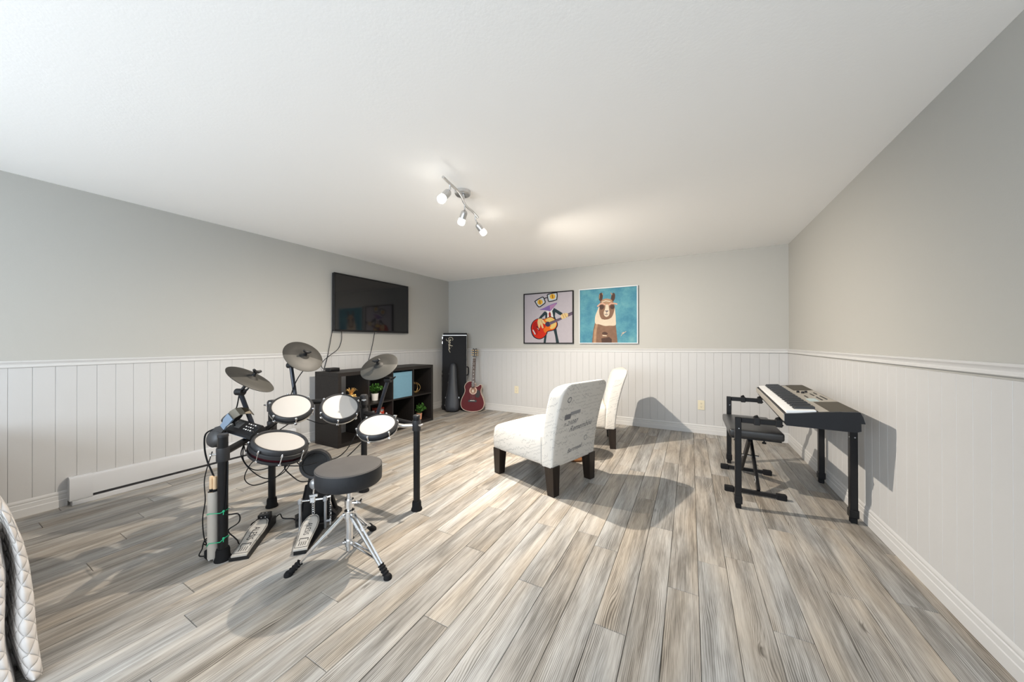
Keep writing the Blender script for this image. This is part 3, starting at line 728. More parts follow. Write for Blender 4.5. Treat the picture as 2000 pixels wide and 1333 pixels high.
# ------------------------------------------------------------------ two framed canvases
def painting(name, label, x0, x1, z0, z1, framemat, fw, quad, bgmat, shapes):
    """quad: the canvas corners TL, TR, BL, BR in drawing units; shapes: (material, 'fill'|'line', points, width)"""
    t = thing(name, label, 'painting', ((x0 + x1) / 2, YB, z0), group='framed canvases on the back wall')
    yc = YB - .022
    c = MB(); c.box(((x0 + x1) / 2, (YB - .004 + yc) / 2, (z0 + z1) / 2), (x1 - x0 - .01, YB - .004 - yc, z1 - z0 - .01)); cv = c.build('canvas', bgmat, t, world=True)
    for (cx, cz, sx, sz) in ((x0 + fw / 2, (z0 + z1) / 2, fw, z1 - z0), (x1 - fw / 2, (z0 + z1) / 2, fw, z1 - z0), ((x0 + x1) / 2, z0 + fw / 2, x1 - x0 - 2 * fw, fw), ((x0 + x1) / 2, z1 - fw / 2, x1 - x0 - 2 * fw, fw)):
        f = MB(); f.box((cx, YB - .019, cz), (sx, .034, sz), bev=.0015); f.build('frame', framemat, t, world=True)
    TL, TR, BL, BR = [Vector((*q, 0)) for q in quad]; a0, a1, b0, b1 = x0 + fw, x1 - fw, z0 + fw, z1 - fw
    def tr(p):
        u = v = .5
        for _ in range(8):                                   # inverse bilinear
            top = TL.lerp(TR, u); bot = BL.lerp(BR, u)
            v = (bot.y - p[1]) / (bot.y - top.y); l = BL.lerp(TL, v); r = BR.lerp(TR, v); u = (p[0] - l.x) / (r.x - l.x)
        u = max(0, min(1, u)); v = max(0, min(1, v)); return (a0 + u * (a1 - a0), b0 + v * (b1 - b0))
    for k, (nm, m, kind, pts, w) in enumerate(shapes):
        y = yc - .0004 - .00012 * k; g = MB()
        if kind == 'fill':
            g.flat([(q[0], y, q[1]) for q in map(tr, pts)])
        elif kind == 'smooth':
            g.flat([(q[0], y, q[1]) for q in map(tr, spline2(pts, 4))])
        elif kind == 'dot':
            g.flat([(q[0], y, q[1]) for q in map(tr, [(pts[0] + w * math.cos(a * .314), pts[1] + w * math.sin(a * .314)) for a in range(20)])])
        else:
            P = [Vector((*p, 0)) for p in pts]
            for i in range(len(P) - 1):
                d = (P[i + 1] - P[i]).normalized(); n = Vector((-d.y, d.x, 0)) * w / 2; e = d * w * .35
                g.flat([(q[0], y - .00001 * i, q[1]) for q in map(tr, [P[i] - e + n, P[i + 1] + e + n, P[i + 1] + e - n, P[i] - e - n])])
        g.build(nm, m, cv, world=True)
def pc(n, r, g, b, nz=.12): return mat('paint_' + n, tuple(((c / 255) / 12.92 if c / 255 <= .04045 else ((c / 255 + .055) / 1.055) ** 2.4) for c in (r * .86, g * .86, b * .86)), .7, noise=nz, nscale=25, spec=.2)
INK = pc('ink', 28, 30, 38); TEAL = pc('jacket', 38, 56, 62); LENS = pc('lens', 200, 208, 212); AMB = pc('amber', 232, 178, 60); BRN = pc('brown', 120, 66, 24)
frog = [
    ('leg', TEAL, 'fill', [(445, 1180), (455, 1075), (495, 1010), (490, 1090), (480, 1180)], 0), ('leg', TEAL, 'fill', [(600, 950), (645, 925), (662, 1030), (692, 1180), (645, 1180), (628, 1060)], 0),
    ('shirt', pc('shirt', 232, 228, 226), 'fill', [(480, 655), (540, 640), (600, 600), (625, 700), (615, 770), (500, 790)], 0),
    ('sleeve', TEAL, 'fill', [(360, 775), (385, 735), (455, 655), (485, 662), (502, 690), (500, 760), (470, 800), (468, 715), (425, 750), (395, 790)], 0),
    ('sleeve', TEAL, 'fill', [(578, 650), (605, 598), (640, 618), (742, 685), (738, 722), (690, 712), (628, 668), (622, 735), (640, 790), (600, 760)], 0),
    ('tie', pc('tie', 150, 40, 32), 'fill', [(522, 690), (542, 655), (558, 690), (562, 755), (530, 760)], 0),
    ('guitar_edge', INK, 'smooth', [(345, 772), (275, 812), (236, 880), (230, 955), (255, 1045), (305, 1098), (380, 1116), (445, 1092), (500, 1030), (515, 992), (605, 970), (660, 915), (668, 850), (632, 785), (582, 748), (530, 745), (480, 772), (420, 778)], 0),
    ('guitar_body', pc('red', 205, 42, 20), 'smooth', [(345, 782), (282, 822), (250, 885), (246, 955), (270, 1035), (315, 1085), (380, 1104), (440, 1082), (488, 1025), (502, 985), (600, 958), (645, 910), (655, 850), (625, 793), (580, 757), (530, 754), (482, 780), (420, 790)], 0),
    ('guitar_orange', pc('orange', 226, 110, 28), 'smooth', [(440, 800), (530, 757), (590, 765), (640, 820), (650, 880), (610, 950), (520, 970), (470, 1010), (440, 950), (480, 900)], 0),
    ('guitar_yellow', pc('yellow', 222, 190, 112), 'smooth', [(468, 800), (530, 758), (580, 762), (630, 805), (646, 855), (632, 910), (580, 945), (545, 930), (560, 880), (500, 825)], 0),
    ('guitar_red_patch', pc('deep_red', 170, 26, 18), 'smooth', [(268, 870), (300, 830), (340, 840), (330, 930), (350, 1020), (310, 1040), (270, 960)], 0),
    ('guitar_shine', LENS, 'line', [(270, 965), (295, 1010), (305, 1030)], 18), ('guitar_bridge', INK, 'line', [(335, 905), (372, 968)], 18), ('guitar_bridge_light', LENS, 'line', [(348, 930), (362, 955)], 8),
    ('guitar_hole', pc('violet_dark', 58, 50, 78), 'dot', (512, 866), 42), ('guitar_neck', pc('violet_grey', 104, 88, 108), 'fill', [(535, 865), (545, 832), (720, 758), (830, 690), (890, 664), (890, 712), (830, 742), (730, 788), (560, 875)], 0),
    ('neck_edge', INK, 'line', [(545, 832), (720, 758), (830, 690), (890, 664)], 6),
    ('hand', pc('skin', 226, 196, 140), 'fill', [(345, 815), (355, 778), (400, 772), (440, 800), (474, 852), (462, 868), (425, 848), (444, 925), (430, 938), (415, 925), (392, 862), (384, 925), (370, 935), (355, 900), (342, 845)], 0),
    ('hand', pc('skin', 226, 196, 140), 'fill', [(712, 722), (738, 693), (800, 680), (828, 700), (822, 752), (800, 745), (790, 772), (765, 770), (745, 788), (722, 770)], 0),
    ('finger_line', BRN, 'line', [(735, 700), (765, 760)], 5), ('finger_line', BRN, 'line', [(770, 690), (795, 745)], 5), ('finger_line', BRN, 'line', [(400, 800), (425, 848)], 5),
    ('mouth', pc('violet', 132, 104, 170), 'smooth', [(375, 630), (450, 595), (545, 548), (655, 512), (612, 575), (548, 650), (500, 640), (440, 632)], 0), ('mouth_light', pc('pink', 176, 128, 168), 'fill', [(540, 560), (648, 518), (600, 585), (548, 640)], 0),
    ('lens', LENS, 'fill', [(300, 495), (425, 422), (465, 505), (368, 578)], 0), ('lens', LENS, 'fill', [(500, 385), (652, 350), (652, 455), (525, 490)], 0),
    ('iris', AMB, 'dot', (382, 502), 44), ('iris', AMB, 'dot', (582, 410), 44), ('pupil', BRN, 'line', [(378, 475), (384, 530)], 12), ('pupil', BRN, 'line', [(578, 382), (586, 436)], 12),
    ('glasses', INK, 'line', [(296, 490), (345, 455), (420, 418), (440, 425), (468, 498), (462, 520), (385, 578), (358, 580), (335, 555), (296, 490)], 15),
    ('glasses', INK, 'line', [(498, 388), (512, 372), (580, 355), (652, 346), (656, 400), (650, 462), (600, 480), (528, 493), (515, 478), (498, 388)], 15), ('glasses', INK, 'line', [(448, 448), (475, 432), (503, 430)], 14)]
painting('framed_canvas', 'canvas of a bespectacled frog strumming a red guitar in black frame', -2.272, -1.476, 1.087, 1.856, mat('black_frame', (.008, .0075, .0075), .55, spec=.2), .014,
         ((118, 383), (888, 325), (128, 1172), (898, 1172)), pc('lilac_ground', 190, 183, 190, .05), frog)
CREAM = pc('cream', 226, 208, 184); BR1 = pc('llama_brown', 136, 104, 84, .3); BR2 = pc('llama_dark', 84, 62, 54, .3); TAN = pc('tan', 178, 142, 112, .3); PEACH = pc('peach', 222, 172, 148)
llama = [
    ('body', BR1, 'fill', [(278, 1170), (298, 950), (330, 810), (400, 760), (600, 760), (655, 820), (672, 960), (692, 1170)], 0), ('body_shade', TAN, 'fill', [(300, 1170), (312, 960), (340, 850), (372, 860), (350, 1000), (345, 1170)], 0),
    ('neck_wool', CREAM, 'smooth', [(330, 850), (326, 745), (362, 640), (400, 570), (520, 540), (630, 570), (655, 690), (662, 800), (655, 880), (560, 885), (490, 890), (390, 862)], 0),
    ('chest_mark', BR2, 'smooth', [(440, 1010), (480, 985), (530, 1005), (525, 1030), (470, 1030)], 0), ('chest_light', CREAM, 'line', [(455, 1048), (515, 1052)], 14), ('chest_mark', BR2, 'fill', [(430, 1095), (560, 1070), (600, 1110), (600, 1170), (440, 1170)], 0),
    ('ear', BR2, 'smooth', [(385, 440), (392, 372), (428, 345), (450, 372), (442, 455), (410, 490)], 0), ('ear', BR2, 'smooth', [(582, 455), (592, 385), (622, 345), (646, 380), (640, 450), (612, 490)], 0), ('ear_light', TAN, 'line', [(398, 380), (392, 440)], 12), ('ear_light', TAN, 'line', [(582, 352), (598, 375)], 16), ('ear_light', TAN, 'line', [(440, 358), (448, 380)], 12),
    ('face', BR1, 'smooth', [(395, 600), (412, 490), (470, 450), (540, 450), (605, 475), (640, 560), (632, 650), (605, 730), (555, 775), (490, 785), (430, 770), (396, 690)], 0),
    ('forehead', TAN, 'smooth', [(425, 495), (470, 450), (540, 445), (600, 470), (590, 520), (520, 540), (450, 530)], 0), ('blaze', CREAM, 'smooth', [(500, 545), (540, 545), (552, 610), (562, 670), (550, 720), (510, 742), (475, 715), (468, 665), (488, 610)], 0),
    ('lens', BR2, 'smooth', [(395, 565), (425, 540), (470, 562), (458, 612), (415, 622)], 0), ('lens', BR2, 'smooth', [(568, 562), (605, 545), (640, 565), (622, 612), (580, 608)], 0),
    ('shades', PEACH, 'line', [(368, 568), (405, 532), (450, 522), (490, 545)], 22), ('shades', PEACH, 'line', [(545, 548), (590, 520), (640, 522), (675, 532)], 22), ('tuft', CREAM, 'line', [(440, 500), (500, 478), (570, 490)], 14),
    ('nose', pc('nose', 96, 88, 100), 'fill', [(478, 640), (552, 638), (520, 665)], 0), ('mouth', pc('nose', 96, 88, 100), 'line', [(485, 700), (510, 708), (535, 698)], 9), ('nostril_line', pc('nose', 96, 88, 100), 'line', [(515, 660), (512, 700)], 6),
    ('wool_shadow', BR1, 'line', [(408, 700), (440, 770), (490, 782)], 16), ('wool_shadow', BR1, 'line', [(610, 690), (585, 750)], 14),
    ('signature', CREAM, 'line', [(745, 1055), (765, 1020), (760, 1005), (790, 990), (775, 1020), (822, 980)], 6)]
def teal_canvas():
    m = bpy.data.materials.new('teal_blue_paint'); m.use_nodes = True; N = m.node_tree.nodes; L = m.node_tree.links; b = N['Principled BSDF']; b.inputs['Roughness'].default_value = .7
    tc = N.new('ShaderNodeTexCoord'); n = N.new('ShaderNodeTexNoise'); n.inputs['Scale'].default_value = 5; n.inputs['Detail'].default_value = 6; n.inputs['Roughness'].default_value = .65; L.new(tc.outputs['Object'], n.inputs['Vector'])
    r = ramp(N, [(.30, (.012, .125, .20)), (.45, (.035, .175, .25)), (.58, (.065, .235, .29)), (.72, (.115, .295, .325))]); L.new(n.outputs['Fac'], r.inputs[0]); L.new(r.outputs[0], b.inputs['Base Color']); return m
painting('framed_canvas', 'canvas of a llama in sunglasses on teal blue in white frame', -1.391, -.602, 1.088, 1.858, mat('white_frame', (.56, .57, .58), .4), .012,
         ((65, 310), (980, 238), (75, 1165), (990, 1165)), teal_canvas(), llama)

# ------------------------------------------------------------------ two armless script-print chairs and the little table between them
def back_x(z, rear=True):
    t = max(0., (z - .20) / .62)
    lean = -.030 * t - .105 * t * t
    return (-.318 if rear else -.215 + .020 * t) + lean
def make_chair(label, loc, ang):
    c = thing('slipper_chair', label, 'chair', loc, R_(ang), 'armless script-print chairs')
    # seat: block with a crowned top and a softly rounded front
    def seat_fn(p):
        x, y, z = p.x + .052, p.y, p.z + .315
        k = max(0., (z - .28) / .14)
        cr = (.050 * (1 - ((x - .0) / .36) ** 2) - .010) * (1 - .55 * (y / .27) ** 4)
        z2 = z + cr * k
        fr = max(0., (x - .18) / .16); x2 = x - .018 * fr * max(0., k) ** 2
        z2 -= .022 * max(0., (x - .16) / .18) ** 2 * k
        return Vector((x2, y * (1 + .02 * math.sin(math.pi * max(0, min(1, (z - .2) / .22)))), z2))
    s = MB(); s.softbox((.284, .270, .110), .030, (12, 12, 5), seat_fn); s.build('seat', M_SCRIPT, c, 60)
    RC = .085
    def back_fn(p):
        y, z = p.y, p.z
        a, c = (abs(y) - (.272 - RC)) / RC, (z - (.310 - RC)) / RC
        if a > 0 and c > 0:                          # round the two upper corners of the outline
            k = max(a, c) / math.hypot(a, c); a *= k; c *= k
            y = math.copysign(.272 - RC + a * RC, y); z = .310 - RC + c * RC
        z += .51; t = max(0, min(1, (z - .20) / .62)); f = (p.x + .050) / .10
        xr, xf = back_x(z, True), back_x(z, False)
        bulge = .012 * math.sin(math.pi * t) * (1 - (y / .28) ** 2)
        return Vector((xr + (xf - xr) * f + (bulge if f > .5 else -.3 * bulge), y * (1.0 + .05 * t), z - .028 * max(0., f) ** 2 * max(0., (t - .80) / .20) ** 2))
    b = MB(); b.softbox((.050, .272, .310), .016, (3, 16, 18), back_fn); bk = b.build('backrest', M_SCRIPT, c, 60)
    sm = MB()
    for sy in (-1, 1): sm.tube([(-.2155, sy * .2735, z) for z in (.212, .28, .36, .42)], .0016, 5)
    sm.build('seam', mat('seam_cream', (.60, .57, .53), .9), bk)
    # printed lettering and stamp on the back of the chair (rows read from the left seen from behind)
    def onback(pts, faces, cy, cz, sgn=-1, rot=.0):
        cs, sn = math.cos(rot), math.sin(rot); V = []
        for (u, v) in pts:
            y = cy + sgn * (u * cs - v * sn); z = cz + (u * sn + v * cs); t = max(0., min(1., (z - .2) / .62))
            V.append((back_x(z) - .3 * .012 * math.sin(math.pi * t) * (1 - (y / .30) ** 2) - .0012, y, z))
        m = MB(); m.add(V, faces); return m
    INKM = mat('grey_print_ink', (.16, .16, .17), .9); INKL = mat('pale_print_ink', (.27, .27, .275), .9)
    for (txt, size, cy, cz, m, rot, sh) in (('n.21097', .050, .105, .520, INKM, .03, .3), ('Remembou', .062, -.035, .475, INKM, .05, .45), ('Bartmand', .046, .01, .305, INKM, .08, .4)):
        V, Fc, w_, h_ = text_mesh(txt, size, sh); onback(V, Fc, cy, cz, -1, rot).build('printed_words', m, bk)
    onback([(-.035, -.02), (.035, -.02), (.035, .02), (-.035, .02)], [(0, 1, 2, 3)], .160, .570, -1, .05).build('printed_stamp', INKM, bk)
    onback([(-.06, -.013), (.06, -.013), (.06, .013), (-.06, .013)], [(0, 1, 2, 3)], .075, .592, -1, .05).build('printed_band', INKL, bk)
    ring = [(.022 * math.cos(a * .3142), .022 * math.sin(a * .3142)) for a in range(20)] + [(.016 * math.cos(a * .3142), .016 * math.sin(a * .3142)) for a in range(20)]
    onback(ring, [(a, (a + 1) % 20, 20 + (a + 1) % 20, 20 + a) for a in range(20)], .185, .700, -1).build('printed_stamp', INKM, bk)
    onback(ring, [(a, (a + 1) % 20, 20 + (a + 1) % 20, 20 + a) for a in range(20)], -.12, .36, -1).build('printed_stamp', INKL, bk)
    # four tapered legs
    for (x, y) in ((.286, .23), (.286, -.23), (-.286, .23), (-.286, -.23)):
        g = MB(); a, z_ = .040, .030; ox = (.006 if x > 0 else -.010)
        V = [(x + ox + dx * z_ , y + dy * z_, 0) for dx in (-1, 1) for dy in (-1, 1)] + [(x + dx * a, y + dy * a, .215) for dx in (-1, 1) for dy in (-1, 1)]
        g.add(V, [(0, 2, 3, 1), (4, 5, 7, 6), (0, 1, 5, 4), (2, 6, 7, 3), (0, 4, 6, 2), (1, 3, 7, 5)]); g.build('leg', M_DARKWOOD, c)
    u = MB(); u.box((0, 0, .203), (.56, .44, .012)); u.build('underside', M_RUBBER, c)
make_chair('cream script-print armless chair nearer the camera, its printed back turned to us', (-1.086, 2.5675, 0), 161.66)
make_chair('cream script-print armless chair nearer the back wall, seen side-on', (-1.062, 3.69, 0), 195.5)

def side_table():
    t = thing('side_table', 'low round warm wooden table between the two armless chairs', 'table', (-.985, 3.095, 0))
    w = wood_material('honey_wood', (.13, .052, .018), (.20, .088, .034), .4, 30, 30, 30)
    b = MB(); b.lathe([(.001, 0), (.125, 0), (.132, .006), (.132, .018), (.12, .026), (.05, .036), (.024, .06), (.021, .20), (.030, .30), (.022, .37), (.05, .395), (.001, .395)], 32); b.build('pedestal', w, t, 40)
    p = MB(); p.lathe([(.001, .395), (.145, .395), (.152, .402), (.152, .412), (.145, .418), (.001, .418)], 36); p.build('table_top', w, t, 40)
side_table()

# ------------------------------------------------------------------ digital piano, its stand and the bench
KA = R_(-2.6)
KM = Matrix.Translation((.490, 2.48, 0)) @ Matrix.Rotation(KA, 4, 'Z')       # local x: front -> rear, y: near -> far
KL, KD = 1.335, .325
def piano():
    t = thing('digital_piano', 'black digital piano with grey control panel along the right wall', 'keyboard', M=KM)
    ztop = lambda u: .684 + .040 * u / KD
    # body profile extruded along y
    prof = [(.006, .618), (.000, .640), (.000, .676), (.004, .680), (.318, .716), (.327, .700), (.336, .668), (.322, .668), (.322, .624), (.30, .616)]
    n = len(prof); b = MB(); V = [(x, y, z) for y in (.0, KL) for (x, z) in prof]
    b.add(V, [(i, (i + 1) % n, n + (i + 1) % n, n + i) for i in range(n)] + [tuple(range(n))[::-1], tuple(range(n, 2 * n))]); b.build('body', M_KBODY, t)
    for y in (0, KL - .022):
        e = MB(); pr = [(-.002, .640), (-.002, .686), (.06, .694), (.13, .706), (.24, .722), (.318, .727), (.329, .702), (.338, .666), (.30, .664), (.12, .655)]
        V = [(x, q, z) for q in (y - .001, y + .023) for (x, z) in pr]; k = len(pr)
        e.add(V, [(i, (i + 1) % k, k + (i + 1) % k, k + i) for i in range(k)] + [tuple(range(k))[::-1], tuple(range(k, 2 * k))]); e.build('end_cheek', M_KBODY, t)
    fr = MB(); fr.box((-.004, KL / 2, .662), (.008, KL - .004, .040), bev=.002); fr.build('front_strip', M_KPANEL, t)
    # keys
    y0, y1 = .030, KL - .030; kw = (y1 - y0) / 52
    def sl(x): return .688 + .024 * x / .15
    wk = MB(); wk.box((.0785, 0, 0), (.137, kw - .0011, .018), bev=.0012); kmesh = None
    proto = wk.build('white_key', M_KEYW, t); proto.location = (0, y0 + kw / 2, .694); proto.rotation_euler = (0, R_(-4.5), 0)
    bk = MB(); bk.prism([(.052, -.0052), (.150, -.0052), (.150, .0052), (.052, .0052)], 0, .014)
    for v in bk.v:
        if v.z > .01 and v.x < .06: v.x += .010
        if v.z > .01: v.y *= .82
    bp = bk.build('black_key', M_KEYB, t); bp.rotation_euler = (0, R_(-4.5), 0); first = True
    PAT = {0: 1, 1: 1, 3: 1, 4: 1, 5: 1}                   # C D F G A carry a sharp; the lowest key is an A and lies at the player's left (far end)
    for i in range(52):
        y = y1 - kw * (i + .5)
        if i == 0: proto.location = (0, y, .694)
        else: clone(proto, parent=t, loc=(0, y, .694))
        note = (5 + i) % 7
        if note in PAT and i < 51:
            yb = y - kw / 2
            if first: bp.location = (0, yb, .7035); first = False
            else: clone(bp, parent=t, loc=(0, yb, .7035))
    fl_ = MB(); fl_.box((.151, KL / 2, .704), (.004, KL - .05, .016)); fl_.build('felt_strip', M_KEYB, t)
    MT = Matrix.Translation((.153, 0, .7045)) @ Matrix.Rotation(R_(-5.6), 4, 'Y')   # sloping top panel, x from 0 to .168
    pn = MB(); pn.box((.084, KL / 2, .003), (.168, KL - .046, .006), MT); pn.build('control_panel', M_KPANEL, t)
    for (a, c) in ((.024, .37), (KL - .37, KL - .024)):
        g = MB(); g.box((.108, (a + c) / 2, .0068), (.118, c - a, .002), MT); g.build('speaker_grille', M_KSPK, t)
    lc = MB(); lc.box((.062, .465, .0065), (.050, .115, .002), MT); lc.build('display', M_LCD, t)
    for (x, y, l) in ((.11, .52, .15), (.14, .56, .17), (.11, .71, .11), (.14, .77, .09), (.06, .62, .10)):
        for k in range(6):
            q = MB(); q.box((x, y - l / 2 + l * (k + .5) / 6, .0072), (.007, l / 6 - .004, .003), MT); q.build('button', M_BLACKP, t)
    for (x, y) in ((.055, .845), (.075, .80), (.10, .835)):
        q = MB(); q.cyl((x, y, .006), (x, y, .020), .010, .008, 14, MT); q.build('knob', M_BLACKP, t, 40)
piano()

def stand():
    t = thing('keyboard_stand', 'black four-legged steel stand carrying the digital piano', 'keyboard stand', (.59, 3.1, 0))
    def leg(x, y, top, nm='leg'):
        b = MB(); b.box((x, y, (.052 + top) / 2), (.036, .036, top - .052), bev=.003); o = b.build(nm, M_BLACKM, t, world=True)
        c = MB(); c.box((x, y, .058), (.044, .044, .050), bev=.003); c.build('collar', M_BLACKM, o, world=True)
        f = MB(); f.box((x, y, .017), (.032, .032, .034), bev=.003); f.build('foot', M_RUBBER, o, world=True)
        h = MB(); hz = top - .075
        for dy in (0, -.001): h.cyl((x - .0185, y - .006, hz), (x - .0175, y - .006, hz), .004, n=8)
        h.cyl((x + .004, y - .0185, hz), (x + .004, y - .0175, hz), .004, n=8); h.build('bolt', M_CHROME, o, world=True)
        return o
    leg(.280, 2.674, .609); leg(.311, 3.62, .609)
    leg(.878, 2.785, .600); leg(.905, 3.452, .600)
    for (lx, ly) in ((.878, 2.785), (.905, 3.452)):
        q = MB(); q.box((lx - .045, ly, .588), (.075, .030, .022), bev=.002); q.build('rear_bracket', M_BLACKM, t, world=True)
    for (x, y, xe) in ((.280, 2.674, .500), (.311, 3.62, .545)):
        b = MB(); b.box(((x + .018 + xe) / 2, y, .590), (xe - x - .018, .030, .034), bev=.003); a = b.build('arm', M_BLACKM, t, world=True)
        for f in (.38, .90):
            q = MB(); q.box((x + .018 + (xe - x) * f, y, .590), (.034, .042, .048), bev=.003); q.build('clamp', M_BLACKP, a, world=True)
            k = MB(); kx = x + .018 + (xe - x) * f; k.cyl((kx, y, .612), (kx - .006, y, .624), .013, n=10); k.build('clamp_knob', M_RUBBER, a, world=True)
        r = MB(); r.box((xe + .09, y, .608), (.20, .03, .014), bev=.002); r.build('rest', M_BLACKM, t, world=True)
        tip = MB(); tip.cyl((xe - .01, y - .004, .60), (xe + .012, y - .02, .575), .009, n=8); tip.build('clamp_screw', M_RUBBER, a, world=True)
    b = MB(); b.box((.815, 3.09, .604), (.03, .66, .022), bev=.002); b.build('rear_beam', M_BLACKM, t, world=True)
stand()

def bench():
    t = thing('piano_bench', 'folding black X-frame piano bench with padded vinyl seat', 'bench', (.415, 3.20, 0))
    s = MB(); s.softbox((.165, .30, .030), .016, (6, 8, 2), lambda p: Vector((p.x + .42, p.y + 3.255, p.z + .431 + .006 * (1 - (p.x / .165) ** 2) * (1 - (p.y / .3) ** 2))))
    s.build('seat_pad', mat('black_vinyl', (.020, .020, .021), .30, spec=.6, bump=.25, bscale=350), t, 50, world=True)
    bd = MB(); bd.box((.42, 3.255, .396), (.30, .56, .010)); bd.build('seat_board', M_BLACKM, t, world=True)
    for (y, x0, x1) in ((2.943, .222, .590), (3.44, .232, .592)):
        f = MB(); f.box(((x0 + x1) / 2, y, .021), (x1 - x0 - .06, .026, .026), bev=.003); ft = f.build('foot_bar', M_BLACKM, t, world=True)
        for (a, c) in ((x0, x0 + .06), (x1 - .06, x1)):
            q = MB(); q.box(((a + c) / 2, y, .020), (c - a, .036, .040), bev=.005); q.build('foot_cap', M_RUBBER, ft, world=True)
    def bar(x, ya, za, yb, zb):
        d = Vector((0, yb - ya, zb - za)); L_ = d.length; M = Matrix.Translation((x, (ya + yb) / 2, (za + zb) / 2)) @ d.to_track_quat('Z', 'X').to_matrix().to_4x4()
        m = MB(); m.box((0, 0, 0), (.046, .020, L_), M, bev=.003); return m.build('cross_leg', M_BLACKM, t, world=True), M, L_
    l1, M1, L1 = bar(.432, 2.955, .030, 3.40, .392); l2, M2, L2 = bar(.382, 3.43, .030, 2.985, .392)
    # white square maker's mark on the leg that meets the near foot
    q = MB(); MQ = Matrix.Translation((.432, 2.955 + .445 * .16, .030 + .362 * .16)) @ Vector((0, .445, .362)).to_track_quat('Z', 'X').to_matrix().to_4x4()
    sg = -1 if (MQ.to_3x3() @ Vector((0, 1, 0))).y > 0 else 1
    q.box((0, sg * .0106, 0), (.034, .0012, .034), MQ); o = q.build('logo_square', M_WHITEP, l1, world=True)
    z = MB()
    for (a, c) in (((-.010, -.009), (.011, -.009)), ((-.010, .010), (-.010, -.001)), ((-.006, -.001), (.002, -.005)), ((.002, -.005), (.011, .008)), ((.011, .010), (.011, .000))):
        z.tube([(a[0], sg * .0114, a[1]), (c[0], sg * .0114, c[1])], .0022, 4, M=MQ)
    z.build('logo_strokes', M_RUBBER, o, world=True)
    p = MB(); p.cyl((.350, 3.195, .211), (.470, 3.195, .211), .009, n=10); p.build('pivot_bolt', M_CHROME, t, world=True)
    for (x, y) in ((.30, 2.99), (.47, 2.985)):
        k = MB(); k.cyl((x, y, .392), (x, y, .374), .005, n=8); k.cyl((x, y, .380), (x, y, .370), .013, n=10); k.build('height_knob', M_RUBBER, t, world=True)
bench()

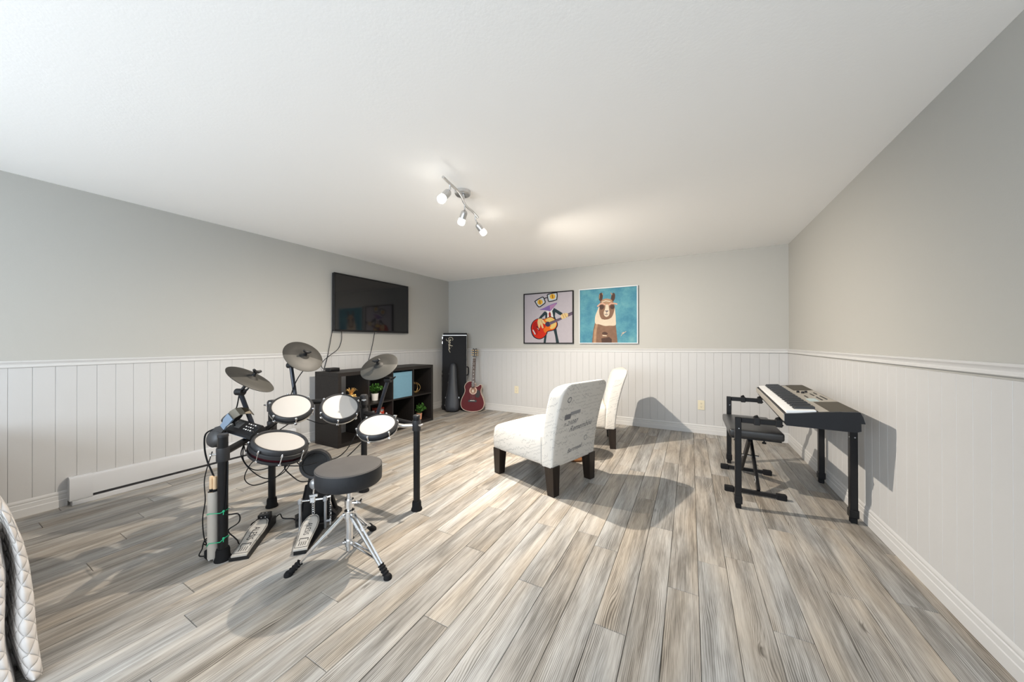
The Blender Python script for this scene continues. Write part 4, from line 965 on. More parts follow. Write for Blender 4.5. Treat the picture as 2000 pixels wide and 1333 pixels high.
# ------------------------------------------------------------------ electronic drum kit
SEAT = Vector((-1.545, 1.105, .468))                       # where the drummer sits
def drum_kit():
    t = thing('electronic_drum_kit', 'black electronic drum kit on a tube rack with white mesh pads', 'drum kit', (-2.1, 1.25, 0))
    W = lambda mb, n, m, p=None, s=40: mb.build(n, m, p or t, s, world=True)
    L1, L2, L3, L4 = Vector((-2.112, .795, 0)), Vector((-2.499, 1.208, 0)), Vector((-2.147, 1.657, 0)), Vector((-1.602, 1.639, 0))
    def leg(p, top, collar_z):
        b = MB(); b.cyl(p + Vector((0, 0, .03)), p + Vector((0, 0, top)), .0215, n=20); o = W(b, 'rack_leg', M_BLACKM)
        c = MB(); c.lathe([(.0215, top - .012), (.0235, top - .012), (.0235, top), (.020, top + .003), (.001, top + .003)], 18, Matrix.Translation(p)); W(c, 'end_cap', M_GUN, o)
        f = MB(); f.lathe([(.001, 0), (.036, 0), (.036, .008), (.030, .020), (.029, .050), (.026, .060), (.0215, .060)], 20, Matrix.Translation(p)); W(f, 'rubber_foot', M_RUBBER, o)
        for z in collar_z:
            k = MB(); k.lathe([(.0215, z - .034), (.027, z - .034), (.028, z - .028), (.028, z + .028), (.027, z + .034), (.0215, z + .034)], 18, Matrix.Translation(p)); ko = W(k, 'clamp_collar', M_GUN, o)
        return o
    l1 = leg(L1, .641, (.540,)); l2 = leg(L2, .718, (.680, .545)); l3 = leg(L3, .719, (.680, .585)); l4 = leg(L4, .626, (.560,))
    def wing(p, d, o):
        d = Vector(d).normalized(); q = MB(); q.cyl(p, p + d * .022, .006, n=8); s = d.cross(Vector((0, 0, 1))).normalized()
        q.tube([p + d * .022 - s * .016 + Vector((0, 0, .004)), p + d * .018, p + d * .022 + s * .016 + Vector((0, 0, .004))], [.004, .007, .004], 6); W(q, 'wing_bolt', M_CHROME, o)
    wing(L1 + Vector((-.005, -.027, .545)), (-.3, -1, 0), l1); wing(L4 + Vector((.026, -.008, .565)), (1, -.3, .1), l4)
    wing(L2 + Vector((-.026, -.01, .685)), (-1, -.3, 0), l2); wing(L3 + Vector((.02, -.02, .685)), (1, -.6, 0), l3)
    def rail(a, b_):
        m = MB(); m.cyl(a, b_, .0185, n=16); return W(m, 'rack_bar', M_BLACKM)
    rail(L2 + Vector((0, 0, .690)), L3 + Vector((0, 0, .690))); rail(L1 + Vector((0, 0, .545)), L2 + Vector((0, 0, .545))); rail(L4 + Vector((0, 0, .560)), L3 + Vector((0, 0, .585)))

    # --- mesh pads
    def pad(name, c, n, R, snare=False):
        M = frame(c, n, SEAT); o = bpy.data.objects.new(name, None)
        e = 1.0
        sh = MB()
        if snare:
            sh.lathe([(.001, -.066), (R * .93, -.066), (R * .965, -.060), (R * .965, -.022), (.001, -.022)], 44, M); root = W(sh, name, M_REDSHELL)
            h = MB(); h.lathe([(R * .875, -.004), (R * .90, .004), (R * .955, .006), (R, -.002), (R * 1.005, -.020), (R * .95, -.022), (R * .90, -.014)], 48, M, close=True); W(h, 'rim', M_GUN, root)
            u = MB(); u.lathe([(R * .97, -.020), (R * 1.045, -.022), (R * 1.06, -.030), (R * 1.055, -.042), (R * .97, -.040)], 48, M, close=True); W(u, 'hoop', M_STEEL if False else M_GUN, root)
            d = MB(); d.lathe([(R * .96, -.060), (R * 1.05, -.058), (R * 1.06, -.064), (R * 1.04, -.074), (R * .94, -.072)], 48, M, close=True); W(d, 'hoop', M_GUN, root)
            hd = MB(); hd.lathe([(.0005, -.004), (R * .89, -.006), (R * .89, -.020), (.0005, -.020)], 44, M); W(hd, 'drum_head', M_HEAD, root)
            nl, r0, z0, z1 = 8, R * 1.065, -.018, -.070
        else:
            sh.lathe([(.001, -.044), (R * .88, -.044), (R * .92, -.036), (R * .92, -.010), (.001, -.010)], 40, M); root = W(sh, name, M_BLACKP)
            h = MB(); h.lathe([(R * .855, .000), (R * .875, .005), (R * .93, .005), (R, -.004), (R * 1.01, -.016), (R * .92, -.018), (R * .86, -.008)], 44, M, close=True); W(h, 'rim', M_GUN, root)
            d = MB(); d.lathe([(R * .90, -.034), (R * .965, -.032), (R * .975, -.038), (R * .955, -.045), (R * .88, -.043)], 44, M, close=True); W(d, 'hoop', M_STEEL, root)
            hd = MB(); hd.lathe([(.0005, .001), (R * .865, .0005), (R * .865, -.009), (.0005, -.009)], 40, M); W(hd, 'drum_head', M_HEAD, root)
            nl, r0, z0, z1 = 6, R * 1.0, -.004, -.044
        for k in range(nl):
            a = 2 * math.pi * (k + .35) / nl; p = lambda r, z: (r * math.cos(a), r * math.sin(a), z)
            q = MB(); q.cyl(p(r0, z0 + .007), p(r0, z0 - .006), .0068, .006, 8, M); q.cyl(p(r0, z0), p(r0 * .995, z1), .0026, n=6, M=M); q.sphere(p(r0, z0 + .009), .0042, 8, 5, M=M)
            q.box((0, 0, 0), (.010, .015, .012), M @ Matrix.Rotation(a, 4, 'Z') @ Matrix.Translation((r0 * .985, 0, z1)), bev=.002); W(q, 'lug', M_CHROME, root)
        m = MB(); m.sphere((0, 0, -.060 if not snare else -.085), .030, 12, 7, (1, 1, .75), M=M); W(m, 'ball_mount', M_GUN, root)
        j = MB(); j.cyl((-R * .35, -R * .55, z1 - .004), (-R * .35, -R * .55, z1 - .026), .014, n=12, M=M); W(j, 'jack', M_BLACKP, root)
        return root, M
    T1 = ((-2.244, 1.199, .704), (.485, -.224, .845)); T2 = ((-2.068, 1.413, .681), (.543, -.288, .789)); T3 = ((-1.747, 1.446, .588), (.211, -.325, .922)); SN = ((-2.057, 1.041, .551), (.302, .085, .949))
    p1, M1 = pad('tom_pad', *T1, .122); p2, M2 = pad('tom_pad', *T2, .122); p3, M3 = pad('tom_pad', *T3, .122); ps, MS = pad('snare_pad', *SN, .137, True)
    def arm(a, b_, r=.011, m=None, n='pad_arm'):
        q = MB(); q.tube([a, (Vector(a) + Vector(b_)) / 2 + Vector((0, 0, -.008)), b_], r, 12); return W(q, n, m or M_STEEL)
    bar = lambda s: L2.lerp(L3, s) + Vector((0, 0, .690))
    for (M_, s) in ((M1, .28), (M2, .66)):
        arm(bar(s), M_ @ Vector((0, 0, -.062))); k = MB(); d = (L3 - L2).normalized(); k.cyl(bar(s) - d * .028, bar(s) + d * .028, .0265, n=14); W(k, 'clamp_block', M_GUN)
    arm(L4 + Vector((0, 0, .560)), M3 @ Vector((.055, .075, -.050)), .013); arm(L1.lerp(L2, .45) + Vector((0, 0, .545)), MS @ Vector((0, 0, -.085)), .011, M_GUN)
    q = MB(); c3 = M3 @ Vector((.060, .095, -.030)); q.sphere(c3, .020, 12, 8); q.tube([c3 + Vector((0, 0, .01)), c3 + Vector((.02, .0, .03)), c3 + Vector((.034, .004, .026))], [.006, .006, .009], 8); W(q, 'swivel', M_CHROME)

    # --- three rubber cymbal pads on tilting arms
    def cymbal(c, n, base, joint, rod_dir, seat_ref=SEAT, R=.130):
        M = frame(c, n, seat_ref); prof = [(.0005, .020), (.012, .0195), (.022, .016), (.030, .0085), (.034, .0065), (R * .6, .0015), (R * .97, -.004), (R, -.0065), (R * .985, -.010), (R * .6, -.006), (.030, -.002), (.0005, .004)]
        b = MB(); nn = 56; zone = []
        for (r, z) in prof:
            for j in range(nn): a = 2 * math.pi * j / nn; b.v.append(M @ Vector((r * math.cos(a), r * math.sin(a), z)))
        for i in range(len(prof) - 1):
            for j in range(nn):
                j2 = (j + 1) % nn; a = 2 * math.pi * (j + .5) / nn
                sect = math.sin(a) < -.12 and 3 < i < 7
                b.f.append([i * nn + j, i * nn + j2, (i + 1) * nn + j2, (i + 1) * nn + j]); b.mi.append(1 if sect else 0)
        o = W(b, 'cymbal', [M_CYMG, M_CYM])
        s = MB(); s.cyl((0, 0, .016), (0, 0, .046), .0075, n=10, M=M); s.tube([(-.024, 0, .056), (-.010, 0, .046), (.010, 0, .046), (.024, 0, .056)], [.007, .010, .010, .007], 8, M=M); s.cyl((0, 0, .014), (0, 0, .026), .014, .012, 12, M); W(s, 'wing_nut', M_BLACKP, o)
        l = MB(); V, Fc, w_, h_ = text_mesh('alesis', .016, .2); l.add([(x, y - .068, .0022 - .0) for (x, y) in V], Fc, M); W(l, 'printed_logo', M_GUN, o)
        j_ = Vector(joint); r = MB(); r.cyl(j_, M @ Vector((0, 0, -.002)), .0085, n=10); W(r, 'tilter_rod', M_GUN, o)
        a = MB(); a.cyl(base, j_, .0125, n=14); ao = W(a, 'cymbal_arm', M_BLUEM)
        k = MB(); ax = Vector((1, .4, 0)).normalized(); k.cyl(j_ - ax * .022, j_ + ax * .022, .020, n=14); k.tube([j_ + ax * .02, j_ + ax * .034 + Vector((0, 0, .006)), j_ + ax * .055 + Vector((0, 0, .022))], [.007, .008, .004], 8); W(k, 'tilter', M_BLACKP, ao)
        cb = Vector(base).lerp(j_, .12); return o, M
    cl, ML = cymbal((-2.253, .981, .903), (.442, .371, .817), (-2.308, 1.029, .560), (-2.333, .959, .821), None)
    cc, MC = cymbal((-2.386, 1.354, 1.017), (.793, .014, .609), (-2.415, 1.318, .700), (-2.478, 1.318, .950), None)
    cr, MR = cymbal((-1.902, 1.587, .949), (.189, -.622, .760), (-1.985, 1.640, .585), (-1.871, 1.639, .849), None)

    # --- sound module
    BL, U, D = Vector((-2.402, .979, .656)), Vector((.205, .036, -.027)), Vector((.012, -.068, -.048)); Nn = U.cross(D).normalized()
    if Nn.z < 0: Nn = -Nn
    MM = Matrix((U.normalized(), -D.normalized(), Nn)).transposed().to_4x4(); MM.translation = BL + (U + D) / 2; w, d = U.length, D.length
    b = MB(); b.prism([(-d / 2, -.030), (d / 2, -.045), (d / 2, -.004), (d / 2 - .004, 0), (-d / 2, 0), (-d / 2 - .012, -.012)], -w / 2, w / 2, MM @ Matrix(((0, 0, 1, 0), (1, 0, 0, 0), (0, 1, 0, 0), (0, 0, 0, 1)))); mo = W(b, 'sound_module', M_BLACKP)
    s = MB(); s.box((-w * .22, .004, .0008), (w * .20, d * .52, .0016), MM); W(s, 'display', mat('module_lcd', (.085, .09, .095), .2), mo)
    random.seed(11)
    for i in range(4):
        for j in range(3):
            q = MB(); q.box((w * (.06 + .085 * i), d * (.30 - .22 * j), .002), (.008, .006, .004), MM, bev=.001); W(q, 'button', M_KEYW if (i + j) % 2 else M_STEEL, mo)
    for (x, y, r) in ((-.42, .25, .007), (-.42, -.12, .007), (.42, .22, .008), (.42, -.2, .009)):
        q = MB(); q.cyl((w * x, d * y, 0), (w * x, d * y, .009), r, r * .85, 14, MM); W(q, 'knob', M_GUN if r > .0075 else M_STEEL, mo)
    e = MB(); e.box((-.01, -d / 2 - .010, -.013), (w * .8, .004, .003), MM); W(e, 'trim_line', M_BLUEGREY, mo)
    r = MB(); r.box((0, .004, -.058), (.07, .04, .03), MM, bev=.004); r.tube([MM @ Vector((0, .004, -.06)), L1.lerp(L2, .42) + Vector((0, 0, .545))], .013, 10); W(r, 'module_mount', M_BLACKP, mo)
    lb = MB(); lb.box((-.045, -.030, -.062), (.055, .020, .002), MM @ Matrix.Rotation(R_(35), 4, 'X')); W(lb, 'paper_sticker', M_WHITEP, mo)
    v = MB(); v.box((.055, -.02, -.065), (.012, .012, .045), MM @ Matrix.Rotation(R_(25), 4, 'Y'), bev=.003); W(v, 'plug', M_RUBBER, mo)

    # --- cables
    def cable(pts, r=.0032): q = MB(); q.tube(spline(pts, 7), r, 6); W(q, 'cable', M_RUBBER, None, 60)
    cable([(-2.333, .955, .81), (-2.335, .945, .74), (-2.345, .93, .68), (-2.36, .95, .60)])
    cable([MC @ Vector((.03, -.06, -.012)), (-2.40, 1.32, .86), (-2.43, 1.29, .74), (-2.40, 1.24, .62), (-2.36, 1.12, .56)])
    cable([M2 @ Vector((.0, .06, -.05)), (-2.22, 1.50, .60), (-2.30, 1.45, .53), (-2.42, 1.36, .58), (-2.46, 1.26, .62)])
    cable([M1 @ Vector((.02, -.06, -.07)), (-2.25, 1.20, .60), (-2.34, 1.13, .53), (-2.33, 1.06, .55)])
    cable([M3 @ Vector((-.08, -.05, -.07)), (-1.86, 1.42, .47), (-1.97, 1.38, .36), (-2.08, 1.32, .27), (-2.14, 1.27, .24), (-2.25, 1.2, .38), (-2.36, 1.10, .52)])
    cable([L3 + Vector((.02, -.02, .56)), (-2.14, 1.58, .44), (-2.16, 1.50, .33), (-2.22, 1.42, .30), (-2.34, 1.30, .40), (-2.42, 1.18, .52)])
    cable([(-1.871, 1.645, .83), (-1.93, 1.66, .74), (-2.02, 1.67, .62), (-2.12, 1.66, .56)])
    J = Vector((-2.22, .93, .535))
    for k, pts in enumerate(([(0, 0, 0), (.015, .02, -.07), (.07, .10, -.13), (.17, .17, -.12), (.14, .20, -.07), (.05, .12, -.11), (.005, .04, -.10)],
                             [(0, 0, 0), (-.005, -.01, -.06), (.02, .02, -.14), (.08, .07, -.20), (.15, .12, -.18), (.17, .16, -.12), (.15, .16, -.05)],
                             [(0, 0, 0), (.03, .05, -.02), (.05, .05, -.07), (.02, .02, -.12), (.01, .0, -.19), (.05, .03, -.23), (.12, .10, -.20), (.165, .14, -.13), (.14, .13, -.05)],
                             [(0, 0, 0), (.0, .0, -.09), (.04, .04, -.15), (.11, .12, -.14), (.20, .2, -.15), (.26, .26, -.14)])):
        cable([J + Vector(p) for p in pts], .0028)
    cable([MS @ Vector((.02, -.09, -.085)), (-1.98, 1.02, .42), (-1.99, 1.06, .36), (-2.0, 1.12, .30), (-2.03, 1.21, .27)])
    cable([L1 + Vector((.022, .012, .50)), L1 + Vector((.024, .010, .40)), L1 + Vector((.028, .004, .30)), L1 + Vector((.03, 0, .24)), L1 + Vector((.075, .035, .235)), L1 + Vector((.07, .04, .19)), L1 + Vector((.028, .012, .15)), L1 + Vector((.050, .03, .11)), L1 + Vector((.03, .05, .08)), L1 + Vector((-.02, .08, .03)), (-2.17, .92, .006), (-2.26, .98, .004), (-2.36, 1.03, .004), (-2.37, 1.07, .006)])
    cable([(-2.36, .84, .50), (-2.25, .77, .40), (-2.20, .755, .30), (-2.215, .75, .20), (-2.19, .75, .10), (-2.165, .77, .05), (-2.20, .80, .02), (-2.215, .775, .05), (-2.19, .745, .09), (-2.15, .79, .12), (-2.13, .82, .14)], .0026)
    cable([(-2.13, .82, .14), (-2.20, .76, .10), (-2.235, .755, .04), (-2.22, .74, .015), (-2.19, .79, .006), (-2.16, .83, .006)], .003)
    z = MB(); z.box((-2.185, .775, .022), (.045, .05, .044), bev=.008, seg=2); W(z, 'power_plug', M_RUBBER)
M_CYMG = mat('cymbal_grooved_rubber', (.017, .016, .014), .62, spec=.3, noise=.12, nscale=8)
M_BLUEM = mat('blue_black_metal', (.022, .026, .036), .28, metal=.3)
M_BLUEGREY = mat('blue_grey_plastic', (.20, .26, .34), .4)
drum_kit()

def headphones():
    C = Vector((-2.355, .852, .575)); t = thing('headphones', 'black over-ear headphones hanging on the corner of the drum module', 'headphones', C)
    W = lambda mb, n, m, p=None, s=50: mb.build(n, m, p or t, s, world=True)
    r_, f_ = Vector((.88, .474, 0)), Vector((-.474, .88, 0))
    def cup(c, n, R):
        M = frame(c, n, c + Vector((0, 0, 1))); b = MB(); b.lathe([(.001, .024), (R * .55, .023), (R * .88, .014), (R, .002), (R * .97, -.008), (R * .7, -.012), (.001, -.012)], 26, M); o = W(b, 'ear_cup', M_PHONE)
        q = MB(); q.lathe([(R * .45, -.010), (R * .62, -.004), (R * .95, -.008), (R * 1.0, -.020), (R * .85, -.030), (R * .5, -.026)], 26, M, close=True); W(q, 'ear_pad', M_RUBBER, o); return M
    cup(C, Vector((.25, -.93, .28)), .052)
    def ribbon(name, pts, wv, th, m, par=None):
        nn = Vector((.30, -.90, .20)).normalized(); V = []; q = MB(); k = len(pts)
        for (r0, z0, f0, w0) in pts:
            p = C + r_ * r0 + f_ * f0 + Vector((0, 0, z0)); e = (r_ * wv[0] + Vector((0, 0, wv[1]))) * w0
            V += [p - e, p + e, p + e + nn * th, p - e + nn * th]
        Fc = [(i * 4 + j, i * 4 + (j + 1) % 4, i * 4 + 4 + (j + 1) % 4, i * 4 + 4 + j) for i in range(k - 1) for j in range(4)] + [(3, 2, 1, 0), tuple(4 * (k - 1) + j for j in range(4))]
        q.add(V, Fc); return W(q, name, m, par, 30)
    hb = ribbon('headband', [(.088, .112, -.004, .021), (.105, .132, -.002, .024), (.128, .147, .004, .024), (.148, .150, .020, .023), (.158, .143, .045, .021), (.150, .128, .075, .020)], (.62, -.78), .007, mat('headband_bronze', (.075, .062, .042), .35, metal=.4))
    ribbon('slider', [(.030, .040, .004, .016), (.060, .078, .0, .016), (.070, .090, -.004, .021), (.098, .122, -.006, .022)], (.62, -.78), .010, M_BLUEGREY, hb)
    ribbon('yoke', [(.000, .020, .006, .020), (.022, .040, .005, .024), (.045, .055, .004, .016)], (.62, -.78), .014, M_PHONE, hb)
    c2 = C + r_ * .050 + f_ * .05 + Vector((0, 0, .112)); MO = Matrix((r_ * .80 + Vector((0, 0, .60)), r_ * -.6 + Vector((0, 0, .8)), r_.cross(Vector((0, 0, 1))))).transposed().to_4x4(); MO.translation = c2
    q = MB(); q.sphere((0, 0, 0), 1., 18, 12, (.054, .020, .050), MO); e2 = W(q, 'ear_cup', M_PHONE); q = MB(); q.sphere((0, -.020, 0), 1., 16, 10, (.046, .018, .044), MO); W(q, 'ear_pad', M_RUBBER, e2)
    c = MB(); c.tube(spline([C + Vector((-.01, .0, .05)), C - r_ * .055 + Vector((0, 0, .02)), C - r_ * .060 + Vector((0, 0, -.06)), C - r_ * .045 + Vector((0, 0, -.13)), C - r_ * .005 + Vector((.02, -.02, -.175)), C + r_ * .045 + Vector((.06, -.055, -.215)), C + r_ * .05 + Vector((.07, -.06, -.25))], 6), .0042, 8); W(c, 'cord', M_RUBBER)
M_PHONE = mat('phone_grey_black', (.035, .034, .035), .45, noise=.15, nscale=30)
headphones()

def sticks():
    B = Vector((-2.156, .772, 0)); t = thing('stick_holder', 'beige plastic tube tied to the front left rack leg with green cord', 'stick holder', B)
    W = lambda mb, n, m, p=None, s=50: mb.build(n, m, p or t, s, world=True)
    b = MB(); b.lathe([(.0235, .012), (.0235, .350), (.0215, .350), (.0215, .016), (.001, .016), (.001, .012)], 24, Matrix.Translation(B)); W(b, 'tube', M_BEIGEPVC)
    for k in range(3):
        f = MB(); a = k * 2.09; f.cyl(B + Vector((.015 * math.cos(a), .015 * math.sin(a), 0)), B + Vector((.015 * math.cos(a), .015 * math.sin(a), .014)), .005, n=8); W(f, 'peg_foot', M_WHITEP)
    k = MB(); k.lathe([(.0238, .336), (.0248, .336), (.0248, .352), (.0238, .352)], 22, Matrix.Translation(B), close=True); W(k, 'black_ring', M_RUBBER) if False else None
    for (z, dz) in ((.245, .012), (.095, .026)):
        L_ = Vector((-2.112, .795, 0)); c = (B + L_) / 2; P = []
        ax = (L_ - B).normalized(); nx = Vector((-ax.y, ax.x, 0))
        for j in range(24):
            a = 2 * math.pi * j / 24; ca, sa = math.cos(a), math.sin(a); cen = L_ if ca > 0 else B; P.append(cen + ax * .0245 * ca + nx * .0252 * sa + Vector((0, 0, z + dz * ca)))
        g = MB(); g.tube(P, .0021, 6, closed=True); q = L_ + ax * .02 - nx * .018 + Vector((0, 0, z + dz * .9)) ; g.sphere(q, .006, 8, 6); g.tube([q, q + Vector((.018, -.004, .010))], .0018, 5); g.tube([q, q + Vector((.012, -.006, -.012))], .0018, 5); W(g, 'tie_cord', M_GREEN)
    for i, (dx, dy, lab) in enumerate(((-.010, -.004, 'pale wooden drumstick in the beige tube, the left of the pair'), (.0095, .0035, 'pale wooden drumstick in the beige tube, the right of the pair'))):
        p = B + Vector((dx, dy, .018)); s = thing('drumstick', lab, 'drumstick', p, group='drumsticks in the beige tube')
        q = MB(); q.lathe([(.001, 0), (.0035, .002), (.0055, .010), (.0085, .05), (.0085, .40), (.0075, .407), (.001, .409)], 14); q.build('shaft', M_STICK, s, 50)
        g = MB(); g.lathe([(.0086, .328), (.0089, .328), (.0089, .344), (.0086, .344)], 14, close=True); g.build('grip_band', M_RUBBER, s, 50)
sticks()

# ------------------------------------------------------------------ pedals and kick pad
def pedal_board(t, M, L, w0, w1, h0, h1):
    """foot board in local frame: x across, y from heel to toe, top slopes from h0 to h1"""
    def out(s): return [(-w0 * s, .0), (w0 * s, 0), (w0 * 1.02 * s, L * .22), (w1 * s, L * .62), (w1 * .97 * s, L * .78), (w1 * .72 * s, L * .93), (w1 * .36 * s, L), (-w1 * .36 * s, L), (-w1 * .72 * s, L * .93), (-w1 * .97 * s, L * .78), (-w1 * s, L * .62), (-w0 * 1.02 * s, L * .22)]
    MS = M @ Matrix(((1, 0, 0, 0), (0, 1, 0, 0), (0, (h1 - h0) / L, 1, h0), (0, 0, 0, 1)))
    b = MB(); b.prism(spline2(out(1.), 3) if False else out(1.), 0, .008, MS); p = b.build('foot_board', mat('silver_pedal', (.50, .48, .45), .38, metal=.35), t, world=True)
    e = MB(); P = [(x * .90, L * .05 + y * .91, .0082) for x, y in out(1.)]; e.tube(P, .0014, 5, closed=True, M=MS); e.build('border_line', M_RUBBER, p, world=True)
    V, Fc, w_, h_ = text_mesh('ALESIS', .040)
    k = L * .36 / w_
    x = MB(); x.add([(-v * k * 1.15 * -1 * -1, L * .56 - u * k, .0086) for (u, v) in V], Fc, MS @ Matrix.Diagonal((-1, 1, 1, 1)))
    x.build('lettering', M_RUBBER, p, world=True)
    r = MB(); r.tube([(-w0 * .62, L * .22, .0085), (-w0 * .62, L * .285, .0085), (w0 * .62, L * .285, .0085), (w0 * .62, L * .22, .0085)], .0020, 5, M=MS)
    for q in (-.45, -.15, .15, .45): r.tube([(w0 * q, L * .10, .0085), (w0 * q, L * .20, .0085)], .0014, 5, M=MS)
    r.build('heel_grip', M_RUBBER, p, world=True)
    return p, MS
def hihat():
    heel = Vector((-2.031, .830, 0)); d = Vector((-.285, .283, 0)).normalized(); x = d.cross(Vector((0, 0, 1)))
    M = Matrix((x, d, Vector((0, 0, 1)))).transposed().to_4x4(); M.translation = heel
    t = thing('hihat_pedal', 'silver and black hi-hat pedal by the tube-tied rack leg', 'pedal', M=M); L = .30
    b = MB(); b.prism([(0, 0), (L + .06, 0), (L + .06, .045), (L + .01, .055), (0, .018)], -.043, .043, M @ Matrix(((0, 0, 1, 0), (1, 0, 0, 0), (0, 1, 0, 0), (0, 0, 0, 1)))); b.build('base', M_BLACKP, t, world=True)
    pedal_board(t, M, L, .034, .044, .018, .055)
    h = MB(); h.box((0, L + .015, .068), (.060, .045, .034), M, bev=.003); h.build('hinge_block', M_BLACKM, t, world=True)
    for sx in (-.010, .010):
        q = MB(); q.cyl((sx, L - .009, .072), (sx, L - .0065, .072), .003, n=8, M=M); q.cyl((sx, L + .015, .085), (sx, L + .015, .0865), .003, n=8, M=M); q.build('screw', M_CHROME, t, world=True)
    c = MB(); c.tube(spline([M @ Vector((.03, L + .06, .02)), M @ Vector((.05, L + .10, .03)), M @ Vector((.07, L + .09, .006)), M @ Vector((.13, L + .07, .004)), (-2.16, 1.18, .004), (-2.12, 1.19, .004)], 6), .0032, 6); c.build('cable', M_RUBBER, t, world=True)
hihat()
def kick():
    heel = Vector((-1.803, 1.004, 0)); d = Vector((-.205, .205, 0)).normalized(); x = d.cross(Vector((0, 0, 1))); M = Matrix((x, d, Vector((0, 0, 1)))).transposed().to_4x4(); M.translation = heel
    t = thing('kick_pedal', 'silver and chrome bass drum pedal with beater facing the kick pad', 'pedal', M=M); L = .255
    b = MB(); b.prism([(-.030, 0), (.030, 0), (.038, .06), (.060, L), (.060, L + .03), (-.060, L + .03), (-.060, L), (-.038, .06)], 0, .008, M); b.box((0, .012, .012), (.062, .024, .022), M, bev=.003); b.build('base_plate', M_BLACKM, t, world=True)
    pedal_board(t, M, L, .033, .043, .020, .075)
    for s in (-1, 1):
        p = MB(); p.box((s * .066, L - .02, .092), (.013, .018, .184), M, bev=.004); o = p.build('post', M_STEELG, t, world=True)
        q = MB(); q.box((s * .066, L - .02, .178), (.022, .028, .030), M, bev=.005); q.build('bearing', M_STEELG, o, world=True)
    a = MB(); a.cyl((-.066, L - .02, .180), (.066, L - .02, .180), .0065, n=12, M=M); a.build('axle', M_CHROME, t, world=True)
    h = MB(); h.box((0, L - .02, .183), (.030, .026, .036), M, bev=.004); h.box((.004, L - .02, .206), (.044, .018, .016), M, bev=.003); h.build('cam', M_CHROME, t, world=True)
    ch = MB()
    for k in range(6): ch.tube([(.007 * math.cos(j * .785), L - .012, .165 - k * .013 + .009 * math.sin(j * .785)) for j in range(8)], .0022, 5, closed=True, M=M @ Matrix.Translation((0, 0, 0)) @ Matrix.Rotation(0, 4, 'Z'))
    ch.build('chain', M_CHROME, t, world=True)
    r = MB(); r.cyl((0, L - .02, .19), (0, L + .005, .255), .004, n=8, M=M); r.build('beater_rod', M_CHROME, t, world=True)
    be = MB(); be.sphere((0, L + .008, .262), .026, 14, 9, (1.0, .9, 1.25), M); be.build('beater', M_STEELG, t, 60, world=True)
    sp = MB(); sp.tube([(.092 + .006 * math.cos(j * .9), L - .02 + .006 * math.sin(j * .9), .06 + j * .0016) for j in range(62)], .0012, 4, M=M); sp.cyl((.072, L - .02, .185), (.095, L - .02, .19), .006, n=8, M=M); sp.cyl((.092, L - .02, .155), (.092, L - .02, .19), .003, n=6, M=M); sp.cyl((.092, L - .02, .02), (.092, L - .02, .06), .005, n=6, M=M); sp.build('spring', M_CHROME, t, world=True)
    w = MB(); w.box((.083, L - .02, .045), (.03, .016, .012), M, bev=.003); w.build('spring_bracket', M_STEELG, t, world=True)

    # kick pad on its tower
    n = Vector((.707, -.640, .10)).normalized(); c = Vector((-2.045, 1.232, .358))
    kt = thing('kick_pad', 'round black kick drum pad on a low tower behind the throne', 'drum pad', (c.x - .04, c.y + .05, 0))
    MK = frame(c, n, c + Vector((0, 0, -1))); R = .088
    p = MB(); p.lathe([(.001, -.030), (R * .90, -.030), (R, -.022), (R * 1.01, .004), (R * .96, .014), (R * .80, .012), (R * .76, .004), (.001, .003)], 40, MK); po = p.build('pad_shell', M_GUN, kt, 40, world=True)
    f = MB(); f.lathe([(.001, .0062), (R * .30, .0058), (R * .75, .0046), (R * .75, .002), (.001, .002)], 32, MK); f.build('pad_face', mat('kick_rubber', (.014, .014, .015), .5, spec=.35), po, 40, world=True)
    b = MB(); b.prism([(-.040, .29), (.040, .29), (.075, .06), (.115, .012), (.115, 0), (-.115, 0), (-.115, .012), (-.075, .06)], -.058, -.022, Matrix.Translation((c.x, c.y, 0)) @ Matrix.Rotation(math.atan2(-n.x, n.y) + math.pi, 4, 'Z') @ Matrix(((1, 0, 0, 0), (0, 0, -1, 0), (0, 1, 0, 0), (0, 0, 0, 1))))
    b.build('tower', M_BLACKM, kt, world=True)
    ang = math.atan2(-n.x, n.y) + math.pi
    MB_ = Matrix.Translation((c.x, c.y, 0)) @ Matrix.Rotation(ang, 4, 'Z')
    g = MB(); g.prism([(-.135, .10), (-.10, -.03), (.10, -.03), (.135, .10), (.10, .15), (-.10, .15)], 0, .016, MB_); g.prism([(-.11, .09), (.11, .09), (.06, .03), (-.06, .03)], .016, .030, MB_); g.build('base', M_BLACKP, kt, world=True)
    s = MB(); s.tube([(-.10, .10, .012), (-.055, .055, .21)], .014, 10, M=MB_); s.tube([(.10, .10, .012), (.055, .055, .21)], .014, 10, M=MB_); s.build('brace', M_BLACKM, kt, world=True)
M_STEELG = mat('cast_grey_metal', (.40, .41, .43), .35, metal=.6)
kick()

